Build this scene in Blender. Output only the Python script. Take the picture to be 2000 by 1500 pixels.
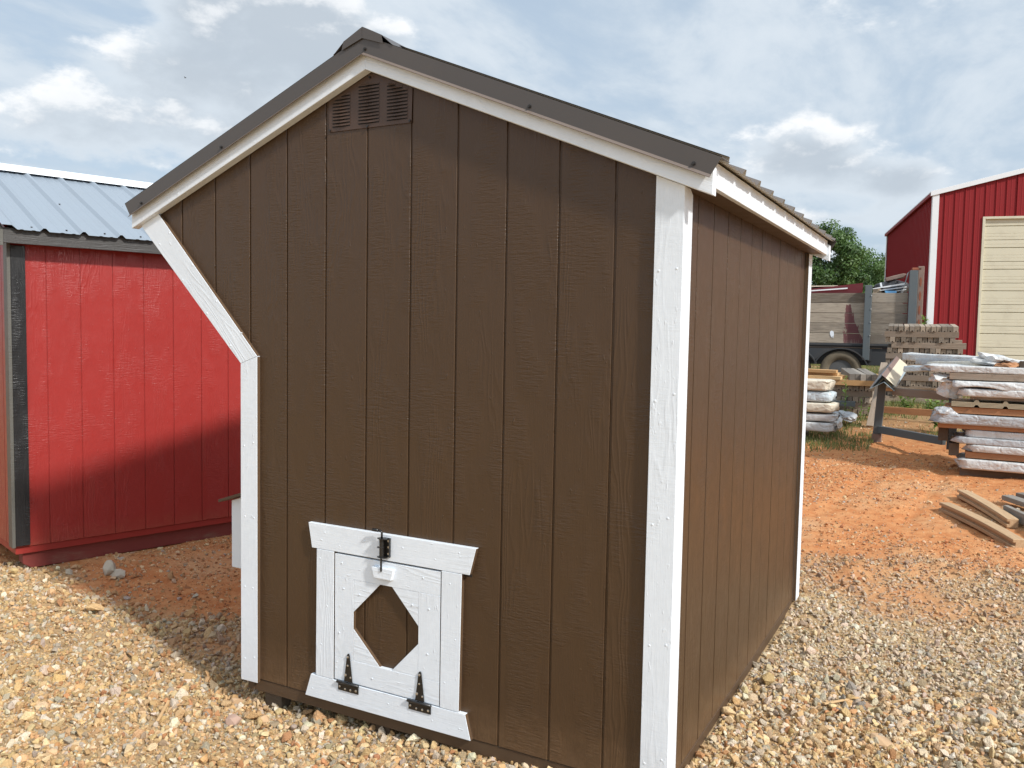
import bpy, bmesh, math, random
import numpy as np
from mathutils import Vector, Matrix, Euler

for _o in list(bpy.data.objects):
    bpy.data.objects.remove(_o, do_unlink=True)
SC = bpy.context.scene
COL = SC.collection
random.seed(7)
RNG = np.random.default_rng(11)
PI = math.pi

# ------------------------------------------------------------------ camera
cam_d = bpy.data.cameras.new("camera")
cam_d.sensor_width = 36.0
cam_d.lens = 36.0 * 1651.26 / 2000.0
cam_d.clip_start = 0.05
cam_d.clip_end = 3000.0
cam = bpy.data.objects.new("camera", cam_d)
COL.objects.link(cam)
CR = Vector((0.88125588, 0.47230974, 0.01765182))
CU = Vector((-0.04558769, 0.04776764, 0.99781763))
CF = Vector((-0.47043579, 0.88013736, -0.06362702))
cam.matrix_world = Matrix(((CR.x, CU.x, -CF.x, 2.65319), (CR.y, CU.y, -CF.y, -2.62193),
                           (CR.z, CU.z, -CF.z, 1.6334), (0, 0, 0, 1)))
SC.camera = cam

# ------------------------------------------------------------------ colour management
SC.view_settings.view_transform = 'Standard'
SC.view_settings.look = 'None'
SC.view_settings.gamma = 1.0
SC.view_settings.use_curve_mapping = False
SC.view_settings.exposure = 0.50
SC.render.engine = 'CYCLES'
SC.cycles.max_bounces = 6
SC.cycles.transparent_max_bounces = 6

# ------------------------------------------------------------------ sun
SUN_AZ = math.radians(18.0)      # clockwise from +x towards -y
SUN_EL = math.radians(39.0)
TO_SUN = Vector((math.cos(SUN_AZ) * math.cos(SUN_EL), -math.sin(SUN_AZ) * math.cos(SUN_EL), math.sin(SUN_EL)))
sun_d = bpy.data.lights.new("sun", 'SUN')
sun_d.energy = 2.85
sun_d.angle = math.radians(4.0)
sun_d.color = (1.0, 0.96, 0.90)
sun = bpy.data.objects.new("sun", sun_d)
sun.rotation_euler = TO_SUN.to_track_quat('Z', 'Y').to_euler()
sun.location = (6, -6, 8)
COL.objects.link(sun)

# ------------------------------------------------------------------ world: Nishita sky behind procedural cloud
world = bpy.data.worlds.new("World")
SC.world = world
world.use_nodes = True
WT = world.node_tree
WT.nodes.clear()


class NT:
    """small helper for building node trees"""
    def __init__(s, tree):
        s.t = tree

    def n(s, kind, **kw):
        nd = s.t.nodes.new(kind)
        ins = kw.pop('ins', {})
        for k, v in kw.items():
            setattr(nd, k, v)
        for k, v in ins.items():
            s.set(nd.inputs[k], v)
        return nd

    def set(s, sock, v):
        if isinstance(v, bpy.types.NodeSocket):
            s.t.links.new(v, sock)
        elif isinstance(v, bpy.types.Node):
            s.t.links.new(v.outputs[0], sock)
        else:
            if hasattr(sock, 'default_value'):
                dv = sock.default_value
                if hasattr(dv, '__len__') and not hasattr(v, '__len__'):
                    v = [v] * len(dv)
                if hasattr(dv, '__len__') and len(dv) == 4 and len(v) == 3:
                    v = tuple(v) + (1.0,)
                sock.default_value = v

    def m(s, op, a, b=None, c=None, clamp=False):
        nd = s.n('ShaderNodeMath', operation=op, use_clamp=clamp)
        s.set(nd.inputs[0], a)
        if b is not None:
            s.set(nd.inputs[1], b)
        if c is not None:
            s.set(nd.inputs[2], c)
        return nd.outputs[0]

    def vm(s, op, a, b=None):
        nd = s.n('ShaderNodeVectorMath', operation=op)
        s.set(nd.inputs[0], a)
        if b is not None:
            s.set(nd.inputs[1], b)
        return nd.outputs['Vector']

    def noise(s, vec, scale, detail=4.0, rough=0.5, dist=0.0, col=False):
        nd = s.n('ShaderNodeTexNoise', ins={'Scale': scale, 'Detail': detail, 'Roughness': rough, 'Distortion': dist})
        if vec is not None:
            s.set(nd.inputs['Vector'], vec)
        return nd.outputs['Color' if col else 'Fac']

    def mix(s, f, a, b, blend='MIX'):
        nd = s.n('ShaderNodeMix', data_type='RGBA', blend_type=blend)
        s.set(nd.inputs[0], f)
        s.set(nd.inputs[6], a)
        s.set(nd.inputs[7], b)
        return nd.outputs[2]

    def step(s, v, a, b):
        nd = s.n('ShaderNodeMapRange', interpolation_type='SMOOTHSTEP')
        s.set(nd.inputs[0], v)
        s.set(nd.inputs[1], a)
        s.set(nd.inputs[2], b)
        return nd.outputs[0]

    def scale(s, vec, v):
        nd = s.n('ShaderNodeMapping')
        s.set(nd.inputs[0], vec)
        s.set(nd.inputs[3], v)
        return nd.outputs[0]


def build_world():
    T = NT(WT)
    out = T.n('ShaderNodeOutputWorld')
    bg = T.n('ShaderNodeBackground')
    sky = T.n('ShaderNodeTexSky')
    sky.sky_type = 'NISHITA'
    sky.sun_disc = False
    sky.sun_elevation = SUN_EL
    sky.sun_rotation = math.radians(90) + SUN_AZ
    sky.air_density = 1.0
    sky.dust_density = 1.6
    sky.ozone_density = 1.0
    tc = T.n('ShaderNodeTexCoord')
    d = T.vm('NORMALIZE', tc.outputs['Generated'])
    sep = T.n('ShaderNodeSeparateXYZ', ins={0: d})
    az = T.m('ARCTAN2', sep.outputs[0], sep.outputs[1])
    el = T.m('ARCSINE', sep.outputs[2])

    def blob(a, e, sa, se, w=1.0):
        u = T.m('DIVIDE', T.m('SUBTRACT', az, math.radians(a)), math.radians(sa))
        v = T.m('DIVIDE', T.m('SUBTRACT', el, math.radians(e)), math.radians(se))
        q = T.m('ADD', T.m('MULTIPLY', u, u), T.m('MULTIPLY', v, v))
        g_ = T.m('MULTIPLY', T.m('EXPONENT', T.m('MULTIPLY', q, -1.0)), w)
        return g_, T.m('MULTIPLY', g_, v)

    # clear part of the sky, lightened by haze
    base = T.mix(1.0, sky.outputs[0], (0.092, 0.092, 0.092), 'MULTIPLY')
    base = T.mix(0.5, base, (0.37, 0.485, 0.61))
    # thin high veil, streaked
    dz = T.m('ADD', sep.outputs[2], 0.20)
    px = T.m('DIVIDE', sep.outputs[0], dz)
    py = T.m('DIVIDE', sep.outputs[1], dz)
    uv = T.n('ShaderNodeCombineXYZ', ins={0: px, 1: py, 2: 0.0}).outputs[0]
    v1 = T.noise(T.scale(uv, (1.5, 0.8, 1.0)), 1.7, 9.0, 0.58, 0.35)
    v2 = T.noise(T.scale(uv, (1.2, 0.8, 1.0)), 6.0, 7.0, 0.62, 0.3)
    veil = T.m('ADD', T.m('MULTIPLY', v1, 0.8), T.m('MULTIPLY', v2, 0.2))
    veil_m = T.step(veil, 0.36, 0.56)
    veilcol = T.mix(T.step(veil, 0.42, 0.62), (0.415, 0.485, 0.56), (0.54, 0.59, 0.64))
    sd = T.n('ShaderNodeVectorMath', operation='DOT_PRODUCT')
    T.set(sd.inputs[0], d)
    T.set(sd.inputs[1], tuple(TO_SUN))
    glow = T.m('MULTIPLY_ADD', T.m('POWER', T.m('MAXIMUM', sd.outputs['Value'], 0.0), 2.5), 1.1, 1.0)  # extra brightness towards the sun, added to lift the shade
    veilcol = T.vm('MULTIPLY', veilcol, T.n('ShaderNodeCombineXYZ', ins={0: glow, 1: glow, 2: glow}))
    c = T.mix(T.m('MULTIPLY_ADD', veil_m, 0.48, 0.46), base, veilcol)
    hz = T.m('EXPONENT', T.m('MULTIPLY', T.m('MAXIMUM', sep.outputs[2], 0.0), -6.0))
    c = T.mix(T.m('MULTIPLY', hz, 0.62), c, (0.37, 0.46, 0.55))
    # cumulus: soft grey body, bright billowing rims towards the sun
    bias = T.m('MULTIPLY', T.m('SUBTRACT', T.noise(d, 2.1, 2.0, 0.5), 0.5), 0.35)
    rise = 0.0
    for b in BLOBS:
        g_, gv = blob(*b)
        bias = T.m('ADD', bias, g_)
        rise = T.m('ADD', rise, gv)

    def dens(off):
        p = T.vm('ADD', T.scale(d, (1.0, 1.0, 1.9)), off)
        a = T.noise(p, 5.2, 3.0, 0.55, 0.1)
        b = T.noise(p, 13.0, 7.0, 0.62, 0.12)
        return T.m('ADD', T.m('MULTIPLY', a, 0.62), T.m('MULTIPLY', b, 0.38))
    d0 = dens((0, 0, 0))
    d1 = dens((0.018, -0.010, 0.034))
    dd = T.m('ADD', d0, bias)
    cm = T.step(dd, 0.565, 0.665)
    lit = T.step(T.m('ADD', T.m('SUBTRACT', d0, d1), T.m('MULTIPLY', rise, 0.55)), 0.0, 0.11)
    thick = T.step(dd, 0.62, 0.84)
    body = T.mix(thick, (0.51, 0.565, 0.62), (0.385, 0.435, 0.49))
    ccol = T.mix(T.m('MULTIPLY', lit, T.m('MULTIPLY_ADD', thick, -0.35, 1.0)), body, (0.74, 0.75, 0.76))
    c = T.mix(T.m('MULTIPLY', cm, 0.92), c, ccol)
    # below the horizon: the colour of the ground, as it bounces
    g = T.step(sep.outputs[2], -0.06, -0.005)
    c = T.mix(g, (0.30, 0.24, 0.17), c)
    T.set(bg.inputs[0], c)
    bg.inputs[1].default_value = 1.0
    T.set(out.inputs[0], bg)


# azimuth (deg, clockwise from +y), elevation, widths, weight
BLOBS = [(-42, 18.0, 5.5, 3.0, 0.25), (-37, 16.8, 4.5, 2.2, 0.20), (-50, 15.2, 6, 2.4, 0.23), (-48, 21.5, 6, 2.6, 0.24), (-46, 11.3, 7, 1.6, 0.16),
         (-55, 11.5, 6, 2.0, 0.18), (-36.5, 24.5, 5, 1.6, 0.20), (-28, 25.8, 7, 1.5, 0.18),
         (-9.6, 11.3, 4.4, 1.9, 0.30), (-3.9, 9.4, 3.2, 1.3, 0.38), (-6.5, 7.2, 7.5, 0.8, 0.24), (-2.0, 5.7, 2.6, 0.8, 0.24), (-8.0, 5.2, 3.4, 0.7, 0.22),
         (25, 9, 14, 4, 0.2), (100, 12, 20, 6, 0.2), (180, 14, 25, 6, 0.2), (-120, 12, 22, 6, 0.2)]
build_world()


# ------------------------------------------------------------------ materials
def new_mat(name):
    m = bpy.data.materials.new(name)
    m.use_nodes = True
    T = NT(m.node_tree)
    b = m.node_tree.nodes['Principled BSDF']
    return m, T, b


def lin(r, g, b):
    f = lambda c: (c / 255.0 / 12.92) if c / 255.0 <= 0.04045 else ((c / 255.0 + 0.055) / 1.055) ** 2.4
    return (f(r), f(g), f(b))


def objcoord(T, jitter=True):
    tc = T.n('ShaderNodeTexCoord')
    v = tc.outputs['Object']
    if jitter:
        oi = T.n('ShaderNodeObjectInfo')
        off = T.n('ShaderNodeCombineXYZ', ins={0: T.m('MULTIPLY', oi.outputs['Random'], 13.0), 1: T.m('MULTIPLY', oi.outputs['Random'], 7.0),
                                               2: T.m('MULTIPLY', oi.outputs['Random'], 29.0)})
        return v, T.vm('ADD', v, off.outputs[0])
    return v, v


def m_siding(name, col, axis='Z', rough=0.42, depth=1.0, jitter=True, chatter=1.0, wear=0.0, spec=0.5, splash=0.0):
    """painted engineered-wood siding with embossed grain running along one axis"""
    m, T, b = new_mat(name)
    raw, v = objcoord(T, jitter)
    if axis == 'X':
        sw = T.n('ShaderNodeSeparateXYZ', ins={0: v})
        v = T.n('ShaderNodeCombineXYZ', ins={0: sw.outputs[2], 1: sw.outputs[1], 2: sw.outputs[0]}).outputs[0]
    s = T.n('ShaderNodeSeparateXYZ', ins={0: v})
    across = T.m('ADD', s.outputs[0], s.outputs[1])
    # fine fibre
    fib = T.noise(T.scale(v, (1, 1, 0.045)), 260.0, 3.0, 0.6)
    # cathedral grain: warped bands
    warp = T.noise(T.scale(v, (1, 1, 0.16)), 6.5, 3.0, 0.55)
    ph = T.m('ADD', T.m('MULTIPLY', across, 180.0), T.m('MULTIPLY', warp, 95.0))
    cath = T.m('POWER', T.m('MULTIPLY_ADD', T.m('SINE', ph), 0.5, 0.5), 2.0)
    pm = T.step(T.noise(T.scale(v, (1, 1, 0.25)), 5.0, 2.0, 0.5), 0.46, 0.62)
    # cross chatter of a rough saw
    ch = T.noise(T.scale(v, (0.16, 0.16, 1.0)), 120.0, 3.0, 0.6, 0.4)
    chm = T.step(T.noise(T.scale(v, (1.6, 1.6, 0.7)), 4.0, 2.0, 0.6), 0.44, 0.60)
    # blisters and short scars
    bl = T.step(T.noise(T.scale(v, (1, 1, 0.35)), 75.0, 2.0, 0.5), 0.66, 0.78)
    h = T.m('MULTIPLY', fib, 0.42)
    h = T.m('ADD', h, T.m('MULTIPLY', T.m('MULTIPLY', cath, pm), 0.36))
    h = T.m('ADD', h, T.m('MULTIPLY', T.m('MULTIPLY', ch, chm), 0.85 * chatter))
    h = T.m('ADD', h, T.m('MULTIPLY', bl, 0.55))
    bp = T.n('ShaderNodeBump', ins={'Strength': 1.0, 'Distance': 0.0024 * depth, 'Height': h})
    T.set(b.inputs['Normal'], bp)
    big = T.noise(v, 2.2, 4.0, 0.6)
    fine = T.noise(v, 38.0, 3.0, 0.6)
    k = T.m('ADD', T.m('MULTIPLY', T.m('SUBTRACT', big, 0.5), 0.22), T.m('MULTIPLY', T.m('SUBTRACT', fine, 0.5), 0.12))
    k = T.m('ADD', k, 1.0)
    c = T.vm('MULTIPLY', tuple(col), T.n('ShaderNodeCombineXYZ', ins={0: k, 1: k, 2: k}))
    if splash:
        zz = T.n('ShaderNodeSeparateXYZ', ins={0: raw}).outputs[2]
        sp = T.m('ADD', zz, T.m('MULTIPLY', T.noise(raw, 16.0, 5.0, 0.7), 0.26))
        spm = T.m('SUBTRACT', 1.0, T.step(sp, 0.20, 0.46))
        sp2 = T.m('MULTIPLY', spm, T.m('MULTIPLY_ADD', T.noise(raw, 70.0, 3.0, 0.7), 0.5, 0.05))
        c = T.mix(T.m('MULTIPLY', sp2, splash), c, (0.40, 0.24, 0.13))
    if wear > 0:
        dirt = T.step(T.noise(T.scale(v, (1, 1, 0.3)), 9.0, 5.0, 0.65), 0.5, 0.75)
        c = T.mix(T.m('MULTIPLY', dirt, wear), c, (0.25, 0.19, 0.13))
    T.set(b.inputs['Base Color'], c)
    T.set(b.inputs['Roughness'], T.m('MULTIPLY_ADD', T.noise(v, 12.0, 3.0), 0.22, rough - 0.1))
    b.inputs['Specular IOR Level'].default_value = spec
    return m


def m_metal(name, col, rough=0.35, spec=0.5, dirt=0.12, dirtcol=(0.22, 0.17, 0.12), ripple=0.15):
    m, T, b = new_mat(name)
    raw, v = objcoord(T)
    n1 = T.noise(v, 3.0, 5.0, 0.62)
    n2 = T.noise(v, 45.0, 3.0, 0.6)
    f = T.m('MULTIPLY', T.step(n1, 0.45, 0.8), dirt)
    f = T.m('ADD', f, T.m('MULTIPLY', T.step(n2, 0.6, 0.8), dirt * 0.4))
    T.set(b.inputs['Base Color'], T.mix(f, tuple(col), dirtcol))
    T.set(b.inputs['Roughness'], T.m('MULTIPLY_ADD', n1, 0.2, rough - 0.1))
    b.inputs['Specular IOR Level'].default_value = spec
    bp = T.n('ShaderNodeBump', ins={'Strength': ripple, 'Distance': 0.01, 'Height': T.noise(v, 5.0, 2.0)})
    T.set(b.inputs['Normal'], bp)
    return m


def m_timber(name, c1, c2, axis='X', rough=0.8, grey=0.0):
    """weathered or fresh sawn timber"""
    m, T, b = new_mat(name)
    raw, v = objcoord(T)
    sc = {'X': (0.08, 1, 1), 'Y': (1, 0.08, 1), 'Z': (1, 1, 0.08)}[axis]
    g = T.noise(T.scale(v, sc), 55.0, 5.0, 0.65, 0.6)
    big = T.noise(v, 2.5, 4.0, 0.6)
    spots = T.step(T.noise(v, 14.0, 3.0, 0.6), 0.60, 0.74)
    oi = T.n('ShaderNodeObjectInfo').outputs['Random']
    f = T.m('ADD', T.m('MULTIPLY', g, 0.75), T.m('MULTIPLY', T.m('SUBTRACT', oi, 0.5), 0.5))
    c = T.mix(T.step(f, 0.15, 0.8), tuple(c1), tuple(c2))
    c = T.mix(T.m('MULTIPLY', spots, 0.35), c, (0.09, 0.07, 0.055))
    c = T.mix(T.m('MULTIPLY', T.step(big, 0.4, 0.7), 0.35 + grey), c, (0.24, 0.22, 0.20))
    T.set(b.inputs['Base Color'], c)
    b.inputs['Roughness'].default_value = rough
    bp = T.n('ShaderNodeBump', ins={'Strength': 0.7, 'Distance': 0.003, 'Height': g})
    T.set(b.inputs['Normal'], bp)
    return m


def m_plastic(name, col, rough=0.32, dirt=0.25, fold=1.0, trans=0.1):
    """crumpled sheet plastic"""
    m, T, b = new_mat(name)
    raw, v = objcoord(T)
    w = T.noise(T.scale(v, (0.5, 1.3, 1.3)), 4.0, 3.0, 0.5, 1.6)
    vo = T.n('ShaderNodeTexVoronoi', feature='DISTANCE_TO_EDGE', ins={'Scale': 6.0})
    T.set(vo.inputs['Vector'], T.vm('ADD', T.scale(v, (0.7, 1.6, 1.6)), T.vm('MULTIPLY', T.noise(v, 6.0, 3.0, 0.5, 0.0, True), (0.35, 0.35, 0.35))))
    h = T.m('ADD', T.m('MULTIPLY', w, 1.2), T.m('MULTIPLY', T.m('MINIMUM', vo.outputs[0], 0.25), 1.4))
    bp = T.n('ShaderNodeBump', ins={'Strength': 0.75 * fold, 'Distance': 0.02, 'Height': h})
    T.set(b.inputs['Normal'], bp)
    n1 = T.noise(v, 6.0, 5.0, 0.65)
    T.set(b.inputs['Base Color'], T.mix(T.m('MULTIPLY', T.step(n1, 0.45, 0.75), dirt), tuple(col), (0.40, 0.36, 0.31)))
    b.inputs['Roughness'].default_value = rough
    b.inputs['Specular IOR Level'].default_value = 0.5
    return m


def m_plain(name, col, rough=0.6, metallic=0.0, spec=0.5, var=0.15, sc=30.0, bump=0.0):
    m, T, b = new_mat(name)
    raw, v = objcoord(T)
    n = T.noise(v, sc, 4.0, 0.6)
    k = T.m('MULTIPLY_ADD', n, 2 * var, 1 - var)
    T.set(b.inputs['Base Color'], T.vm('MULTIPLY', tuple(col), T.n('ShaderNodeCombineXYZ', ins={0: k, 1: k, 2: k})))
    b.inputs['Roughness'].default_value = rough
    b.inputs['Metallic'].default_value = metallic
    b.inputs['Specular IOR Level'].default_value = spec
    if bump:
        T.set(b.inputs['Normal'], T.n('ShaderNodeBump', ins={'Strength': 0.6, 'Distance': bump, 'Height': n}))
    return m


def m_leaf(name, c1, c2, sc=0.5):
    m, T, b = new_mat(name)
    raw, v = objcoord(T, False)
    at = T.n('ShaderNodeAttribute', attribute_name='shade')
    f = T.m('ADD', T.m('MULTIPLY', at.outputs['Fac'], 0.7), T.m('MULTIPLY', T.noise(v, sc, 3.0), 0.4))
    T.set(b.inputs['Base Color'], T.mix(T.step(f, 0.15, 0.95), tuple(c1), tuple(c2)))
    b.inputs['Roughness'].default_value = 0.55
    tr = T.n('ShaderNodeBsdfTranslucent')
    T.set(tr.inputs[0], tuple(x * 1.2 for x in c2))
    mx = T.n('ShaderNodeMixShader', ins={0: 0.25})
    T.set(mx.inputs[1], b.outputs[0])
    T.set(mx.inputs[2], tr.outputs[0])
    T.set(m.node_tree.nodes['Material Output'].inputs[0], mx)
    return m


BROWN = (0.067, 0.0360, 0.0165)
WHITE = (0.765, 0.815, 0.87)
M = {}
M['brown_v'] = m_siding('brown_siding_paint', BROWN, 'Z', 0.38, 1.0, jitter=False, chatter=1.4, spec=0.45, splash=0.55)
M['brown_edge'] = m_plain('brown_edge_paint', (0.11, 0.066, 0.036), 0.5, var=0.2)
M['brown_skirt'] = m_siding('brown_skirt_paint', (0.085, 0.050, 0.027), 'X', 0.5, 0.4)
M['white_x'] = m_siding('white_trim_paint', WHITE, 'X', 0.40, 0.62, chatter=0.5)
M['white_z'] = m_siding('white_trim_paint_upright', WHITE, 'Z', 0.40, 0.62, jitter=False, chatter=0.5, splash=0.35)
M['white_smooth'] = m_plain('white_paint_smooth', WHITE, 0.4, var=0.03)
M['rake'] = m_metal('dark_bronze_metal', (0.080, 0.069, 0.063), 0.38, 0.5, 0.05, ripple=0.05)
M['rake_lip_lit'] = m_metal('bronze_metal_lip_lit', (0.16, 0.125, 0.105), 0.35, 0.6, 0.05, ripple=0.03)  # rake bronze made lighter, for the light the lip catches
M['roof'] = m_metal('bronze_roof_metal', (0.13, 0.11, 0.095), 0.33, 0.7, 0.08, ripple=0.1)
M['roof_under'] = m_metal('beige_metal_back', (0.45, 0.41, 0.34), 0.45, 0.5, 0.1, ripple=0.05)
M['vent'] = m_plain('vent_paint', (0.072, 0.040, 0.026), 0.45, var=0.08)
M['vent_dark'] = m_plain('vent_slot', (0.012, 0.008, 0.007), 0.8)
M['black'] = m_plain('black_iron', (0.012, 0.011, 0.010), 0.35, 0.0, 0.6, 0.2)
M['steel_dot'] = m_plain('zinc_screw', (0.62, 0.61, 0.58), 0.3, 0.9, 0.5, 0.1)
M['dark_screw'] = m_plain('dark_screw', (0.05, 0.045, 0.042), 0.3, 0.5, 0.5, 0.1)
M['dark_wood'] = m_timber('treated_brown_timber', (0.07, 0.045, 0.026), (0.12, 0.08, 0.045))  # dark brown timber of skids, bearers and blocks
RED = (0.315, 0.030, 0.026)
M['red_v'] = m_siding('red_siding_paint', RED, 'Z', 0.36, 1.1, jitter=False, chatter=1.25, splash=0.6)
M['red_skirt'] = m_siding('red_skirt_paint', (0.30, 0.028, 0.022), 'X', 0.45, 0.5)
M['red_skid'] = m_siding('red_dusty_skid', (0.20, 0.035, 0.028), 'X', 0.6, 0.5, wear=0.5)
M['black_z'] = m_siding('black_trim_paint', (0.018, 0.018, 0.019), 'Z', 0.34, 1.2, jitter=False, chatter=1.5)
M['black_x'] = m_siding('charcoal_fascia', (0.055, 0.052, 0.050), 'X', 0.45, 2.0, chatter=0.3)
M['grey_z'] = m_siding('grey_trim_dusty', (0.11, 0.105, 0.092), 'Z', 0.5, 1.0, jitter=False)
M['galv'] = m_metal('light_grey_roof_metal', (0.26, 0.305, 0.355), 0.36, 0.5, 0.05, ripple=0.08)
M['galv_cap'] = m_metal('pale_ridge_metal', (0.80, 0.83, 0.85), 0.3, 0.6, 0.02, ripple=0.05)
M['barn_red'] = m_metal('barn_red_metal', (0.235, 0.016, 0.019), 0.55, 0.2, 0.10, (0.12, 0.04, 0.03), 0.05)
M['barn_white'] = m_metal('white_metal_trim', (0.74, 0.76, 0.78), 0.4, 0.4, 0.05)
M['door_beige'] = m_metal('beige_door_metal', (0.60, 0.56, 0.43), 0.45, 0.4, 0.25, (0.30, 0.26, 0.19), 0.05)
M['weathered'] = m_timber('weathered_planks', (0.13, 0.105, 0.08), (0.36, 0.31, 0.25), 'X', 0.85)
M['grey_beam'] = m_timber('grey_beam_timber', (0.22, 0.165, 0.12), (0.42, 0.33, 0.25), 'X', 0.85)
M['grey_beam_y'] = m_timber('grey_beam_timber_ends', (0.17, 0.135, 0.10), (0.44, 0.35, 0.26), 'Y', 0.85)
M['fresh'] = m_timber('fresh_pine', (0.52, 0.30, 0.13), (0.72, 0.50, 0.26), 'X', 0.7, -0.3)
M['orange_wood'] = m_timber('damp_orange_timber', (0.32, 0.14, 0.06), (0.45, 0.22, 0.10), 'X', 0.75, -0.3)
M['ground_wood'] = m_timber('ground_lumber', (0.42, 0.27, 0.145), (0.66, 0.47, 0.28), 'X', 0.75, -0.25)
M['ground_grey'] = m_timber('grey_ground_plank', (0.17, 0.148, 0.125), (0.33, 0.295, 0.25), 'X', 0.75, 0.0)
M['notch'] = m_plain('notch_dark', (0.02, 0.016, 0.013), 0.9)
M['wrap'] = m_plastic('white_sheet_plastic', (0.60, 0.61, 0.605), 0.42, 0.5)
M['wrap_grey'] = m_plastic('greyish_sheet_plastic', (0.42, 0.44, 0.46), 0.40, 0.35)
M['wrap_tan'] = m_plastic('yellowed_sheet_plastic', (0.68, 0.62, 0.50), 0.35, 0.35)
M['wrap_blue'] = m_plastic('pale_blue_sheet_plastic', (0.56, 0.64, 0.68), 0.30, 0.15)
M['tan_metal'] = m_metal('tan_panel_metal', (0.42, 0.36, 0.25), 0.5, 0.4, 0.3)
M['steel_blue'] = m_metal('blue_grey_painted_steel', (0.105, 0.125, 0.135), 0.5, 0.4, 0.30, (0.16, 0.12, 0.09), 0.15)
M['steel_dark'] = m_metal('dark_painted_steel', (0.045, 0.048, 0.052), 0.5, 0.4, 0.35, (0.16, 0.12, 0.09), 0.2)
M['rust'] = m_plain('rusty_steel', (0.26, 0.085, 0.045), 0.8, var=0.4, sc=14)
M['rust_grey'] = m_plain('rust_stained_steel', (0.22, 0.15, 0.12), 0.7, var=0.4, sc=9)
M['tyre'] = m_plain('dusty_tyre_rubber', (0.16, 0.13, 0.09), 0.9, var=0.35, sc=12)
M['rim'] = m_plain('wheel_rim', (0.12, 0.12, 0.12), 0.5, 0.3)
M['cap_brown'] = m_metal('brown_flashing', (0.22, 0.15, 0.13), 0.35, 0.5, 0.1)
M['cap_beige'] = m_metal('beige_flashing', (0.70, 0.63, 0.48), 0.35, 0.5, 0.08)
M['cap_blue'] = m_metal('blue_grey_flashing', (0.36, 0.44, 0.47), 0.35, 0.5, 0.08)
M['leaf'] = m_leaf('tree_leaves', (0.022, 0.058, 0.016), (0.110, 0.195, 0.048), 0.35)
M['weed'] = m_leaf('weed_leaves', (0.05, 0.10, 0.02), (0.22, 0.32, 0.06), 4.0)
M['grass'] = m_leaf('grass_blades', (0.06, 0.09, 0.025), (0.24, 0.27, 0.09), 3.0)
M['bark'] = m_plain('bark', (0.10, 0.08, 0.06), 0.9, var=0.3, sc=4, bump=0.01)
M['blue_plastic'] = m_plain('blue_plastic', (0.16, 0.42, 0.72), 0.4)
M['rubbish_gap_shade'] = m_plain('black_rubbish_and_gap_shade', (0.02, 0.02, 0.022), 0.5, var=0.3, bump=0.01)  # rubbish, and the filler that stands for shade in a stack gap
M['card'] = m_plain('brown_cardboard', (0.42, 0.32, 0.22), 0.85)
M['maroon'] = m_metal('maroon_sheet_metal', (0.13, 0.012, 0.018), 0.35, 0.5, 0.1)
M['stonepale'] = m_plain('pale_stone', (0.47, 0.40, 0.31), 0.9, var=0.3, sc=18, bump=0.006)


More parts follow.
